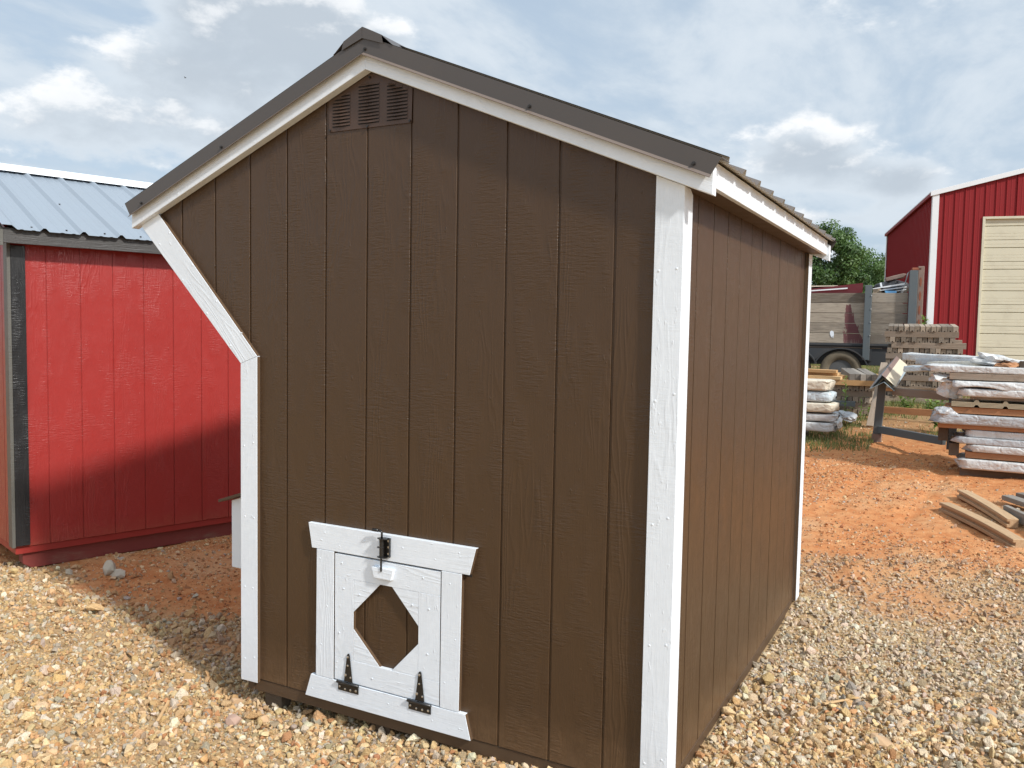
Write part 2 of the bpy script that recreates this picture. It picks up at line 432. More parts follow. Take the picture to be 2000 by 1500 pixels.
# ------------------------------------------------------------------ mesh helpers
class MB:
    def __init__(s):
        s.v, s.f, s.mi = [], [], []

    def add(s, verts, faces, mi=0, mat=None):
        o = len(s.v)
        for p in verts:
            s.v.append(tuple(mat @ Vector(p)) if mat is not None else tuple(p))
        for f in faces:
            s.f.append(tuple(i + o for i in f))
            s.mi.append(mi)

    def box(s, x0, x1, y0, y1, z0, z1, mi=0, mat=None):
        v = [(x0, y0, z0), (x1, y0, z0), (x1, y1, z0), (x0, y1, z0), (x0, y0, z1), (x1, y0, z1), (x1, y1, z1), (x0, y1, z1)]
        s.add(v, [(0, 3, 2, 1), (4, 5, 6, 7), (0, 1, 5, 4), (1, 2, 6, 5), (2, 3, 7, 6), (3, 0, 4, 7)], mi, mat)

    def prism(s, poly, a0, a1, plane='xz', mi=0, mat=None):
        """poly: 2-D outline; plane xz -> extruded in y from a0 to a1, yz -> in x, xy -> in z"""
        n = len(poly)
        area = sum(poly[i][0] * poly[(i + 1) % n][1] - poly[(i + 1) % n][0] * poly[i][1] for i in range(n))
        if area < 0:
            poly = poly[::-1]
        if plane == 'xz':
            fn = lambda p, a: (p[0], a, p[1])
        elif plane == 'yz':
            fn = lambda p, a: (a, p[0], p[1])
            a0, a1 = a1, a0
        else:
            fn = lambda p, a: (p[0], p[1], a)
            a0, a1 = a1, a0
        v = [fn(p, a0) for p in poly] + [fn(p, a1) for p in poly]
        f = [tuple(range(n)), tuple(range(2 * n - 1, n - 1, -1))]
        for i in range(n):
            j = (i + 1) % n
            f.append((i, i + n, j + n, j))
        s.add(v, f, mi, mat)

    def tube(s, pts, r, seg=8, mi=0, mat=None):
        pts = [Vector(p) for p in pts]
        rr = r if isinstance(r, (list, tuple)) else [r] * len(pts)
        V, F = [], []
        for i, p in enumerate(pts):
            t = (pts[min(i + 1, len(pts) - 1)] - pts[max(i - 1, 0)]).normalized()
            a = Vector((0, 0, 1)) if abs(t.z) < 0.9 else Vector((1, 0, 0))
            u = t.cross(a).normalized()
            w = t.cross(u).normalized()
            for k in range(seg):
                th = 2 * PI * k / seg
                V.append(tuple(p + (u * math.cos(th) + w * math.sin(th)) * rr[i]))
        for i in range(len(pts) - 1):
            for k in range(seg):
                k2 = (k + 1) % seg
                F.append((i * seg + k, i * seg + k2, (i + 1) * seg + k2, (i + 1) * seg + k))
        F.append(tuple(range(seg))[::-1])
        F.append(tuple((len(pts) - 1) * seg + k for k in range(seg)))
        s.add(V, F, mi, mat)

    def build(s, name, mats, parent=None, bevel=0.0, smooth=False, edge_fn=None, seg=1):
        me = bpy.data.meshes.new(name)
        me.from_pydata(s.v, [], s.f)
        if not isinstance(mats, (list, tuple)):
            mats = [mats]
        for mt in mats:
            me.materials.append(mt)
        if any(s.mi):
            me.polygons.foreach_set('material_index', s.mi)
        if edge_fn:
            for p in me.polygons:
                p.material_index = edge_fn(p.normal, p.center)
        bm = bmesh.new()
        bm.from_mesh(me)
        bmesh.ops.recalc_face_normals(bm, faces=bm.faces)
        if bevel:
            es = [e for e in bm.edges if len(e.link_faces) == 2 and e.calc_face_angle(0) > 0.5]
            bmesh.ops.bevel(bm, geom=es, offset=bevel, segments=seg, affect='EDGES', profile=0.5, clamp_overlap=True)
        bm.to_mesh(me)
        bm.free()
        if smooth:
            me.polygons.foreach_set('use_smooth', [True] * len(me.polygons))
        me.update()
        o = bpy.data.objects.new(name, me)
        COL.objects.link(o)
        if parent is not None:
            o.parent = parent
        return o


def empty(name, loc=(0, 0, 0), rot=(0, 0, 0)):
    o = bpy.data.objects.new(name, None)
    o.location = loc
    o.rotation_euler = rot
    o.empty_display_size = 0.2
    COL.objects.link(o)
    return o


def tag(o, label=None, cat=None, group=None, kind=None):
    if label:
        o['label'] = label
    if cat:
        o['category'] = cat
        if not kind:
            o['kind'] = 'thing'
    if group:
        o['group'] = group
    if kind:
        o['kind'] = kind
    return o


def kids(o):
    return [c for c in bpy.data.objects if c.parent == o]


def board(name, p0, p1, width, thick, mat, parent, nrm=(0, -1, 0), bevel=0.0015, edge=None, cut0=0.0, cut1=0.0):
    """straight board from p0 to p1 (centre line of its outer face), local x = length; its back lies thick behind"""
    p0, p1 = Vector(p0), Vector(p1)
    L = (p1 - p0).length
    ex = (p1 - p0).normalized()
    en = Vector(nrm).normalized()
    ey = -en
    ez = ex.cross(ey).normalized()
    b = MB()
    h = width / 2
    poly = [(0 - cut0 * h, -h), (L - cut1 * h, -h), (L + cut1 * h, h), (0 + cut0 * h, h)]
    b.prism(poly, 0, thick, 'xz')
    mats = [mat] + ([edge] if edge else [])
    fn = (lambda n, c: 1 if abs(n.z) > 0.7 else 0) if edge else None
    o = b.build(name, mats, parent, bevel, edge_fn=fn)
    mw = Matrix(((ex.x, ey.x, ez.x, p0.x), (ex.y, ey.y, ez.y, p0.y), (ex.z, ey.z, ez.z, p0.z), (0, 0, 0, 1)))
    if parent is not None:
        par = Matrix.Translation(parent.location) @ parent.rotation_euler.to_matrix().to_4x4()
        o.matrix_local = par.inverted() @ mw
    else:
        o.matrix_world = mw
    return o


def clip_strip(poly, a, b):
    """clip a 2-D polygon to a <= x <= b"""
    def half(pl, keep, x):
        out = []
        for i in range(len(pl)):
            p, q = pl[i], pl[(i + 1) % len(pl)]
            ip, iq = keep(p[0]), keep(q[0])
            if ip:
                out.append(p)
            if ip != iq:
                t = (x - p[0]) / (q[0] - p[0])
                out.append((x, p[1] + t * (q[1] - p[1])))
        return out
    pl = half(poly, lambda x: x >= a, a)
    if pl:
        pl = half(pl, lambda x: x <= b, b)
    return pl


# ------------------------------------------------------------------ numpy noise and terrain
def _hash(ix, iy, seed):
    n = (ix.astype(np.int64) * 374761393 + iy.astype(np.int64) * 668265263 + seed * 974711) & 0x7fffffff
    n = ((n ^ (n >> 13)) * 1274126177) & 0x7fffffff
    return ((n ^ (n >> 16)) & 0xffff) / 65535.0


def vnoise(x, y, seed=0):
    ix, iy = np.floor(x), np.floor(y)
    fx, fy = x - ix, y - iy
    fx = fx * fx * (3 - 2 * fx)
    fy = fy * fy * (3 - 2 * fy)
    a, b = _hash(ix, iy, seed), _hash(ix + 1, iy, seed)
    c, d = _hash(ix, iy + 1, seed), _hash(ix + 1, iy + 1, seed)
    return (a * (1 - fx) + b * fx) * (1 - fy) + (c * (1 - fx) + d * fx) * fy


def fbm(x, y, f, octs=4, seed=0, gain=0.5):
    s, a, t = 0.0, 1.0, 0.0
    for k in range(octs):
        s = s + a * vnoise(x * f + 17.3 * k, y * f - 9.1 * k, seed + k)
        t += a
        a *= gain
        f *= 2.03
    return s / t


def sstep(a, b, x):
    t = np.clip((x - a) / (b - a), 0, 1)
    return t * t * (3 - 2 * t)


def base_h(x, y):
    x = np.asarray(x, float)
    y = np.asarray(y, float)
    h = 0.07 * sstep(0.3, 1.8, x) + 0.05 * sstep(-1.0, -2.2, x)
    yy = np.clip(y, 2.0, 22.0) - 2.0
    h = h + 0.05 * yy * (yy > 0)
    return h


def gravel_mask(x, y):
    """1 = full gravel, 0 = bare clay"""
    w = (fbm(x, y, 1.6, 4, 5) - 0.5)
    w2 = (fbm(x, y, 0.9, 3, 15) - 0.5)
    left = 1 - sstep(0.45, 0.95, y + w * 0.9 + 0.10 * sstep(-1.0, -3.0, x))
    # grey stones along the left wall of the coop
    wall = sstep(-1.0, -0.25, x) * (1 - sstep(0.7, 1.15, y + w))
    wall = wall * (0.55 + 0.45 * sstep(-0.1, 0.15, w))
    # bare patch near the corner
    bare = np.exp(-(((x + 0.62) / 0.30) ** 2 + ((y - 0.42) / 0.20) ** 2))
    lft = np.clip(np.maximum(left, wall) - 0.85 * bare, 0, 1)
    rgt = 1 - sstep(2.2, 3.4, y + w * 1.6 + w2 * 1.4)
    patch = sstep(-0.05, 0.13, w2 + 0.5 * w) * (1 - sstep(4.4, 6.4, y)) * 0.8
    patch = patch * sstep(1.9, 2.7, x + 0.6 * w)
    rgt = np.clip(np.maximum(rgt, patch), 0, 1)
    k = sstep(0.6, 1.2, x)
    return lft * (1 - k) + rgt * k


def terrain(x, y):
    x = np.asarray(x, float)
    y = np.asarray(y, float)
    h = base_h(x, y)
    near = 1 - sstep(14, 24, np.hypot(x, y))
    h = h + (fbm(x, y, 1.1, 3, 31) - 0.5) * 0.045 * near
    h = h + (fbm(x, y, 9.0, 3, 41) - 0.5) * 0.022 * near
    g = gravel_mask(x, y)
    clod = fbm(x, y, 26.0, 3, 51, 0.6)
    h = h + (1 - g) * (np.maximum(clod - 0.53, 0) * 0.075 * sstep(0.4, 0.65, fbm(x, y, 1.3, 3, 57))) * near
    # low rib of clods pushed up by a tyre, right of the coop
    rib = np.exp(-((y - (3.15 + 0.22 * (x - 2.0) + 0.12 * np.sin(3 * x))) / 0.16) ** 2) * sstep(1.9, 2.1, x) * (1 - sstep(3.6, 4.2, x))
    h = h + rib * (0.012 + 0.05 * fbm(x, y, 14.0, 2, 61))
    tr = np.exp(-((x - (1.75 + 0.14 * (y - 5))) / 0.10) ** 2) + np.exp(-((x - (2.35 + 0.10 * (y - 5))) / 0.07) ** 2)
    h = h - tr * 0.018 * sstep(4.2, 5.0, y) * (1 - sstep(7.5, 8.5, y))
    return h


def hz(x, y):
    return float(base_h(x, y))


# ------------------------------------------------------------------ ground
def axis_coords(lo, hi, step, far, grow=1.13):
    a = list(np.arange(lo, hi + 1e-6, step))
    s, x = step, a[-1]
    up = []
    while x < far:
        s *= grow
        x += s
        up.append(x)
    s, x = step, a[0]
    dn = []
    while x > -far:
        s *= grow
        x -= s
        dn.append(x)
    return np.array(dn[::-1] + a + up)


def m_ground():
    m, T, b = new_mat('clay_and_gravel_ground')
    tc = T.n('ShaderNodeTexCoord')
    v = tc.outputs['Object']
    g = T.n('ShaderNodeAttribute', attribute_name='gravel').outputs['Fac']
    n1 = T.noise(v, 1.3, 5.0, 0.6)
    n2 = T.noise(v, 11.0, 5.0, 0.65)
    n3 = T.noise(v, 70.0, 4.0, 0.65)
    clay = T.mix(T.step(n2, 0.35, 0.65), (0.49, 0.185, 0.068), (0.59, 0.275, 0.115))
    clay = T.mix(T.m('MULTIPLY', T.step(n1, 0.50, 0.72), 0.6), clay, (0.62, 0.40, 0.22))
    clay = T.mix(T.m('MULTIPLY', T.step(n3, 0.55, 0.72), 0.45), clay, (0.33, 0.12, 0.052))
    sand = T.mix(T.step(n3, 0.35, 0.65), (0.34, 0.225, 0.12), (0.52, 0.365, 0.20))
    sep = T.n('ShaderNodeSeparateXYZ', ins={0: v})
    # olive, grassy tone of the yard further back and out to the horizon
    far = T.step(T.m('ADD', sep.outputs[1], T.m('MULTIPLY', n1, 3.0)), 8.6, 12.0)
    base = T.mix(g, clay, sand)
    base = T.mix(T.m('MULTIPLY', far, 0.7), base, T.mix(n2, (0.17, 0.14, 0.07), (0.28, 0.20, 0.11)))
    T.set(b.inputs['Base Color'], base)
    b.inputs['Roughness'].default_value = 0.95
    b.inputs['Specular IOR Level'].default_value = 0.15
    h = T.m('ADD', T.m('MULTIPLY', n3, 0.5), T.m('MULTIPLY', T.noise(v, 220.0, 3.0, 0.6), 0.25))
    h = T.m('ADD', h, T.m('MULTIPLY', n2, 0.8))
    T.set(b.inputs['Normal'], T.n('ShaderNodeBump', ins={'Strength': 0.9, 'Distance': 0.012, 'Height': h}))
    return m


def build_ground():
    xs = axis_coords(-4.2, 5.4, 0.03, 900)
    ys = axis_coords(-2.0, 7.5, 0.03, 900)
    X, Y = np.meshgrid(xs, ys)
    Z = terrain(X, Y)
    G = gravel_mask(X, Y)
    nx, ny = len(xs), len(ys)
    co = np.stack([X.ravel(), Y.ravel(), Z.ravel()], 1)
    i = np.arange(nx * ny).reshape(ny, nx)
    q = np.stack([i[:-1, :-1], i[:-1, 1:], i[1:, 1:], i[1:, :-1]], -1).reshape(-1, 4)
    me = bpy.data.meshes.new('ground')
    me.vertices.add(len(co))
    me.vertices.foreach_set('co', co.ravel())
    me.loops.add(q.size)
    me.loops.foreach_set('vertex_index', q.ravel().astype(np.int32))
    me.polygons.add(len(q))
    me.polygons.foreach_set('loop_start', np.arange(0, q.size, 4, dtype=np.int32))
    me.polygons.foreach_set('use_smooth', np.ones(len(q), bool))
    me.update(calc_edges=True)
    at = me.attributes.new('gravel', 'FLOAT', 'POINT')
    at.data.foreach_set('value', G.ravel().astype(np.float32))
    me.materials.append(m_ground())
    o = bpy.data.objects.new('ground', me)
    COL.objects.link(o)
    tag(o, kind='structure')


build_ground()


# ------------------------------------------------------------------ the brown coop
Z0 = 0.12          # underside of the siding above the datum
W = 1.84           # width of the gable wall
LN = 2.45          # length of the side wall
RX, RZ = 0.628, 2.477 + Z0       # ridge x, lower line of the rake boards at the ridge
SL = 0.409


def rake_z(x, off=0.0):
    return RZ + off - SL * abs(x - RX)


coop = empty('coop', (0, 0, 0))
tag(coop, 'brown chicken coop with white trim and an octagon on its little gable door', 'coop')

front_poly = [(-0.035, Z0), (W, Z0), (W, rake_z(W, 0.05)), (RX, rake_z(RX, 0.05)), (-0.665, rake_z(-0.665, 0.05)), (-0.665, 1.985 + Z0), (-0.035, 1.36 + Z0)]
b = MB()
b.prism(front_poly, 0.0052, 0.02, 'xz')
fw = b.build('front_wall', M['brown_v'], coop)
for k in range(-4, 10):
    a0, a1 = 0.2032 * k + 0.0042, 0.2032 * (k + 1) - 0.0042
    pl = clip_strip(front_poly, max(a0, -0.664), min(a1, W - 0.001))
    if len(pl) > 2:
        pl = [(x, z + (0.0004 if z < Z0 + 0.001 else 0)) for x, z in pl]
        b = MB()
        b.prism(pl, random.uniform(-0.0004, 0.0004), 0.0058, 'xz')
        b.build('siding_board', M['brown_v'], fw, 0.0016)
# side wall facing the sun
WT_TOP = rake_z(W, 0.0) + 0.0
b = MB()
b.box(W - 0.02, W - 0.0052, 0.021, LN, Z0, 1.99 + Z0)
sw = b.build('side_wall', M['brown_v'], coop)
for k in range(-1, 12):
    a0, a1 = 0.2147 + 0.2032 * (k - 0) + 0.0042, 0.2147 + 0.2032 * (k + 1) - 0.0042
    a0, a1 = max(a0, 0.001), min(a1, LN)
    if a1 - a0 < 0.02:
        continue
    b = MB()
    b.box(W - 0.006, W + random.uniform(-0.0004, 0.0004), a0, a1, Z0 + 0.0005, 1.985 + Z0)
    b.build('siding_board', M['brown_v'], sw, 0.0016)
# back and left walls (turned away)
b = MB()
b.prism([(-0.035, Z0), (W - 0.021, Z0), (W - 0.021, rake_z(W, 0.03)), (RX, rake_z(RX, 0.03)), (-0.664, rake_z(-0.664, 0.03)), (-0.664, 1.985 + Z0), (-0.035, 1.36 + Z0)], LN - 0.016, LN + 0.002, 'xz')
b.build('back_wall', M['brown_v'], coop)
b = MB()
b.prism([(-0.035, Z0), (-0.023, Z0), (-0.023, 1.355 + Z0), (-0.65, 1.975 + Z0), (-0.664, 1.98 + Z0), (-0.035, 1.358 + Z0)], 0.0205, LN - 0.017, 'xz')
b.build('left_wall', M['brown_v'], coop)
# skirt
b = MB()
b.box(-0.02, W - 0.004, 0.004, 0.042, 0.066, Z0 - 0.002)
b.build('skirt_board', M['brown_skirt'], coop, 0.002)
b = MB()
b.box(-0.019, 0.019, 0, LN - 0.05, 0, 0.054)
o = b.build('skirt_board', M['brown_skirt'], coop, 0.002)
o.location = (0, 0, 0.066)
o = board('skirt_board', (W + 0.001, 0.0425, 0.093), (W + 0.001, LN, 0.093), 0.052, 0.036, M['brown_skirt'], coop, (1, 0, 0))
for sx in (0.05, 0.62, 1.18, 1.70):
    b = MB()
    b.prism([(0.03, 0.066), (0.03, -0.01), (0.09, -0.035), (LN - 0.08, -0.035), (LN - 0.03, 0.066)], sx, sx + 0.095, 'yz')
    b.build('skid', M['dark_wood'], coop, 0.003)

# roof sheets with ribs running down the slope
def roof_sheet(name, side, y0, y1, x_eave, mat, parent, zoff, ridge_x, ridge_z, slope, pitch=0.229, rib=0.019, th=0.0012, under=None):
    prof = []
    y = y0
    k = 0
    while y < y1 - 0.01:
        e = min(y + pitch, y1)
        prof += [(y, rib if y > y0 else rib), (y + 0.012, rib)]
        if y + 0.03 < e:
            prof += [(y + 0.028, 0.0)]
            for q in (0.085, 0.15):
                if y + q + 0.03 < e:
                    prof += [(y + q, 0.0), (y + q + 0.006, 0.003), (y + q + 0.022, 0.003), (y + q + 0.028, 0.0)]
            if e - 0.028 > y + 0.04:
                prof += [(e - 0.018, 0.0)]
        y = e
    prof.append((y1, rib))
    cs = 1 / math.sqrt(1 + slope * slope)
    V, F = [], []
    n = len(prof)
    for (xx, lay) in ((ridge_x, 0), (x_eave, 0), (ridge_x, 1), (x_eave, 1)):
        zz = ridge_z - slope * abs(xx - ridge_x) + zoff
        for (yy, hh) in prof:
            h = hh - (th if lay else 0)
            V.append((xx + side * slope * cs * h, yy, zz + h * cs))
    for i in range(n - 1):
        F.append((i, i + 1, n + i + 1, n + i))
        F.append((2 * n + i, 3 * n + i, 3 * n + i + 1, 2 * n + i + 1))
        F.append((n + i, n + i + 1, 3 * n + i + 1, 3 * n + i))
    bb = MB()
    bb.add(V, F[0::3], 0)
    bb.add(V, F[1::3], 1)
    bb.add(V, F[2::3], 0)
    me = bpy.data.meshes.new(name)
    mats = [mat, under or mat]
    me.from_pydata(bb.v, [], bb.f)
    for mt in mats:
        me.materials.append(mt)
    me.polygons.foreach_set('material_index', bb.mi)
    me.update()
    o = bpy.data.objects.new(name, me)
    COL.objects.link(o)
    o.parent = parent
    return o


for s_, xe in ((1, 1.975), (-1, -0.705)):
    # wooden deck, then metal
    bb = MB()
    xa = RX
    xb = 1.935 if s_ > 0 else -0.672
    bb.prism([(xa, rake_z(xa, 0.092)), (xb, rake_z(xb, 0.092)), (xb, rake_z(xb, 0.110)), (xa, rake_z(xa, 0.110))], 0.021, LN + 0.02, 'xz')
    bb.build('roof_deck', M['brown_skirt'], coop)
    roof_sheet('roof_panel', s_, 0.03, LN + 0.03, xe, M['roof'], coop, 0.117, RX, RZ, SL, under=M['roof_under'])

# rake boards and their metal trim, front and back
for (ya, yb, fr) in ((-0.042, -0.004, True), (LN + 0.004, LN + 0.042, False)):
    for s_ in (1, -1):
        xe = 1.955 if s_ > 0 else -0.684
        name = 'rake_board'
        n_ = (0, -1, 0) if fr else (0, 1, 0)
        bb = MB()
        pl = [(RX, rake_z(RX)), (xe, rake_z(xe)), (xe, rake_z(xe, 0.088)), (RX, rake_z(RX, 0.088))]
        # local frame along the slope so the grain follows the board
        ang = math.atan(SL) * (-s_)
        Rm = Matrix.Translation((RX, 0, RZ)) @ Matrix.Rotation(-ang, 4, 'Y')
        inv = Rm.inverted()
        pl2 = []
        for (x, z) in pl:
            q = inv @ Vector((x, 0, z))
            pl2.append((q.x, q.z))
        bb.prism(pl2, ya, yb, 'xz')
        o = bb.build(name, M['white_x'], coop, 0.0015)
        o.matrix_local = Rm
        # metal rake trim
        yf = ya - 0.014 if fr else yb + 0.014
        sgn = -1 if fr else 1
        cs = 1 / math.sqrt(1 + SL * SL)
        t0, t1 = 0.052, 0.122
        xt = xe + s_ * 0.028
        xb2 = xe + s_ * (-0.004)
        P = lambda x, off: (x, rake_z(x, off))
        bb = MB()
        A0, A1 = P(RX, t0 + 0.006), P(xb2, t0 + 0.006)
        B1, B0 = P(xt, t1), P(RX, t1)
        th = 0.0015
        bb.prism([A0, A1, B1, B0], yf, yf + th if fr else yf - th, 'xz')
        # top return over the roof sheet
        bb.add([(RX, yf, B0[1]), (xt, yf, B1[1]), (xt, yf - sgn * 0.10, B1[1]), (RX, yf - sgn * 0.10, B0[1]),
                (RX, yf, B0[1] - th), (xt, yf, B1[1] - th), (xt, yf - sgn * 0.10, B1[1] - th), (RX, yf - sgn * 0.10, B0[1] - th)],
               [(0, 1, 2, 3), (7, 6, 5, 4), (0, 4, 5, 1), (1, 5, 6, 2), (2, 6, 7, 3), (3, 7, 4, 0)])
        # folded end cap at the eave
        o = bb.build('rake_trim', M['rake'], coop)
        bb = MB()
        # kicked-out lower lip
        bb.add([(RX, yf, A0[1]), (A1[0], yf, A1[1]), (A1[0] - s_ * 0.002, yf + sgn * 0.009, A1[1] - 0.009), (RX, yf + sgn * 0.009, A0[1] - 0.009),
                (RX, yf - sgn * 0.002, A0[1] - 0.001), (A1[0], yf - sgn * 0.002, A1[1] - 0.001), (A1[0] - s_ * 0.002, yf + sgn * 0.007, A1[1] - 0.0105), (RX, yf + sgn * 0.007, A0[1] - 0.0105)],
               [(0, 1, 2, 3), (7, 6, 5, 4), (2, 6, 7, 3), (1, 5, 6, 2)])
        bb.build('trim_lip', M['rake_lip_lit'], o)
        if fr:
            for xs_ in ((RX + 0.01, 1.33, 1.897) if s_ > 0 else (-0.105, -0.60)):
                sb = MB()
                c = Vector((xs_, yf, rake_z(xs_, 0.072)))
                sb.tube([c, c + Vector((0, -0.002, 0))], 0.007, 12)
                sb.tube([c + Vector((0, -0.002, 0)), c + Vector((0, -0.008, 0))], 0.0042, 6)
                sb.build('screw', M['dark_screw'], o)

# ridge cap, its open end folded over the rake trim
def ridge_cap(y0, y1):
    hw = 0.155
    up = 0.128
    prof = []
    for x, dz in ((-hw - 0.0, -0.004), (-hw + 0.022, 0.012), (-hw + 0.05, 0.012), (-hw + 0.062, up - 0.118), (0, up - 0.098 + 0.0),):
        pass
    pts = [(-0.138, 0.1225), (-0.128, 0.126), (-0.088, 0.1440), (-0.045, 0.1475), (0.0, 0.150), (0.045, 0.1475), (0.088, 0.1440), (0.128, 0.126), (0.138, 0.1225)]
    bb = MB()
    V, F = [], []
    n = len(pts)
    for lay in (0, 1):
        for y in (y0, y1):
            for (x, off) in pts:
                V.append((RX + x, y, rake_z(RX + x, off) - lay * 0.0015))
    for i in range(n - 1):
        F.append((i, n + i, n + i + 1, i + 1))
        F.append((2 * n + i, 2 * n + i + 1, 3 * n + i + 1, 3 * n + i))
        F.append((i, i + 1, 2 * n + i + 1, 2 * n + i))
    F.append((0, n, 3 * n, 2 * n))
    F.append((n - 1, 3 * n - 1, 4 * n - 1, 2 * n - 1))
    bb.add(V, F)
    # turned-down front flap on both slopes, as the cut and folded end looks
    for s_ in (1, -1):
        a = RX + s_ * 0.0005
        c = RX + s_ * 0.088
        e = RX + s_ * 0.128
        bb.prism([(a, rake_z(a, 0.149)), (c, rake_z(c, 0.143)), (c + s_ * 0.008, rake_z(c, 0.112)), (a, rake_z(a, 0.108))], y0 - 0.0025, y0 - 0.001, 'xz')
    return bb.build('ridge_cap', M['rake'], coop)


capo = ridge_cap(-0.060, LN + 0.07)
for (x, y) in ((RX + 0.120, 0.09), (RX - 0.120, 0.09), (RX + 0.120, 0.55), (RX + 0.120, 1.0)):
    sb = MB()
    c = Vector((x, y, rake_z(x, 0.125)))
    sb.tube([c, c + Vector((0, 0, 0.006))], 0.006, 8)
    sb.build('screw', M['dark_screw'], capo)

# eave fascia and soffit on the sunny side
ze = 1.968 + Z0
board('fascia_board', (1.942, -0.003, ze + 0.040), (1.942, LN + 0.003, ze + 0.040), 0.080, 0.019, M['white_x'], coop, (1, 0, 0))
bb = MB()
bb.box(W + 0.0015, 1.9225, -0.003, LN + 0.003, ze + 0.006, ze + 0.016)
bb.build('soffit', M['brown_skirt'], coop)
board('fascia_board', (-0.672, LN + 0.003, ze + 0.040), (-0.672, -0.003, ze + 0.040), 0.080, 0.019, M['white_x'], coop, (-1, 0, 0))


def trim(name, pts, y0, y1, mat='white_z', edge='brown_edge', parent=None, plane='xz', bevel=0.0012):
    bb = MB()
    bb.prism(pts, y0, y1, plane)
    fn = (lambda n, c: 1 if n.x > 0.4 else 0) if edge else None
    return bb.build(name, [M[mat]] + ([M[edge]] if edge else []), parent or coop, bevel, edge_fn=fn)


# corner trim, left: upright piece and slanted piece mitred onto it
zj0, zj1 = 1.352 + Z0, 1.385 + Z0
trim('corner_trim', [(-0.040, Z0 - 0.012), (0.055, Z0 - 0.010), (0.0735, zj1 - 0.006), (-0.021, zj0 - 0.006)][0:1] + [(0.055, Z0 - 0.010), (0.056, zj1), (-0.038, zj0)], -0.0195, -0.0008)
# slanted board
p_lo, p_hi = Vector((0.009, 0, (zj0 + zj1) / 2)), Vector((-0.612, 0, 2.002 + Z0))
ex = (p_hi - p_lo).normalized()
bb = MB()
slp = [(-0.038, zj0 + 0.0012), (0.056, zj1 + 0.0012), (-0.535, rake_z(-0.535, -0.001)), (-0.650, rake_z(-0.650, -0.001))]
Rm = Matrix(((ex.x, 0, -ex.z, p_lo.x), (0, 1, 0, 0), (ex.z, 0, ex.x, p_lo.z), (0, 0, 0, 1)))
inv = Rm.inverted()
pl2 = [((inv @ Vector((x, 0, z))).x, (inv @ Vector((x, 0, z))).z) for x, z in slp]
bb.prism(pl2, -0.0195, -0.0008, 'xz')
o = bb.build('slanted_trim', [M['white_x'], M['brown_edge']], coop, 0.0012, edge_fn=lambda n, c: 1 if (Rm.to_3x3() @ n).x > 0.5 else 0)
o.matrix_local = Rm
# right corner: front face board and side face board
trim('corner_trim', [(1.767, Z0 - 0.012), (1.861, Z0 - 0.012), (1.861, rake_z(1.861, -0.001)), (1.767, rake_z(1.767, -0.001))], -0.0195, -0.0008, edge=None)
bb = MB()
bb.prism([(0.0, Z0 - 0.012), (0.074, Z0 - 0.012), (0.074, ze - 0.012), (0.045, ze + 0.004), (0.0, ze + 0.004)], W + 0.001, W + 0.0205, 'yz')
bb.build('corner_trim', M['white_z'], coop, 0.0012)
bb = MB()
bb.prism([(2.372, Z0 - 0.014), (2.455, Z0 - 0.014), (2.455, ze + 0.003), (2.372, ze + 0.003)], W + 0.001, W + 0.0205, 'yz')
bb.build('corner_trim', [M['white_z'], M['brown_edge']], coop, 0.0012, edge_fn=lambda n, c: 1 if n.y < -0.5 else 0)
bb = MB()
bb.prism([(1.767, Z0 - 0.012), (1.861, Z0 - 0.012), (1.861, rake_z(1.861, -0.001)), (1.767, rake_z(1.767, -0.001))], LN + 0.004, LN + 0.022, 'xz')
bb.build('corner_trim', M['white_z'], coop, 0.0012)

# gable vent with louvres
vent = MB()
vb = [(0.424, 2.272 + Z0), (0.814, 2.272 + Z0), (0.817, rake_z(0.817, -0.003)), (RX, rake_z(RX, -0.003)), (0.424, rake_z(0.424, -0.003))]
vent.prism(vb, -0.0045, -0.0008, 'xz')
vo = vent.build('gable_vent', M['vent'], coop)
for ci, (ca, cb) in enumerate(((0.440, 0.530), (0.566, 0.668), (0.700, 0.798))):
    zz = 2.288 + Z0
    while zz < rake_z(RX) - 0.02:
        top = min(rake_z(ca), rake_z(cb)) - 0.006
        xa, xb_ = ca, cb
        if ci == 0:
            xa = max(ca, RX - (RZ - zz - 0.016) / SL)
        if ci == 2:
            xb_ = min(cb, RX + (RZ - zz - 0.016) / SL)
        if xb_ - xa > 0.02 and (ci != 1 or zz < rake_z(RX) - 0.045):
            s1 = MB()
            # dark slot below, raised lip above, bowed a little
            xm = (xa + xb_) / 2
            s1.add([(xa, -0.0055, zz + 0.0105), (xm, -0.0085, zz + 0.0085), (xb_, -0.0055, zz + 0.0105),
                    (xa + 0.002, -0.0056, zz + 0.0035), (xm, -0.0120, zz + 0.0015), (xb_ - 0.002, -0.0056, zz + 0.0035),
                    (xa, -0.0045, zz + 0.0110), (xm, -0.0045, zz + 0.0110), (xb_, -0.0045, zz + 0.0110)],
                   [(0, 3, 4, 1), (1, 4, 5, 2), (0, 1, 7, 6), (1, 2, 8, 7)], 0)
            s1.add([(xa + 0.002, -0.0050, zz - 0.0012), (xb_ - 0.002, -0.0050, zz - 0.0012), (xb_ - 0.002, -0.0050, zz + 0.0045), (xa + 0.002, -0.0050, zz + 0.0045)],
                   [(0, 1, 2, 3)], 1)
            s1.build('louvre', [M['vent'], M['vent_dark']], vo)
        zz += 0.0126
for (x, z) in ((0.430, 2.278), (0.612, 2.277), (0.808, 2.278), (0.621, 2.458)):
    sb = MB()
    sb.tube([(x, -0.0046, z + Z0), (x, -0.010, z + Z0)], 0.0042, 8)
    sb.build('screw', M['dark_screw'], vo)

# ------------------------------------------------------------------ the little door
D0 = -0.0200       # outer face of the frame boards
def zt(v):
    return v + Z0


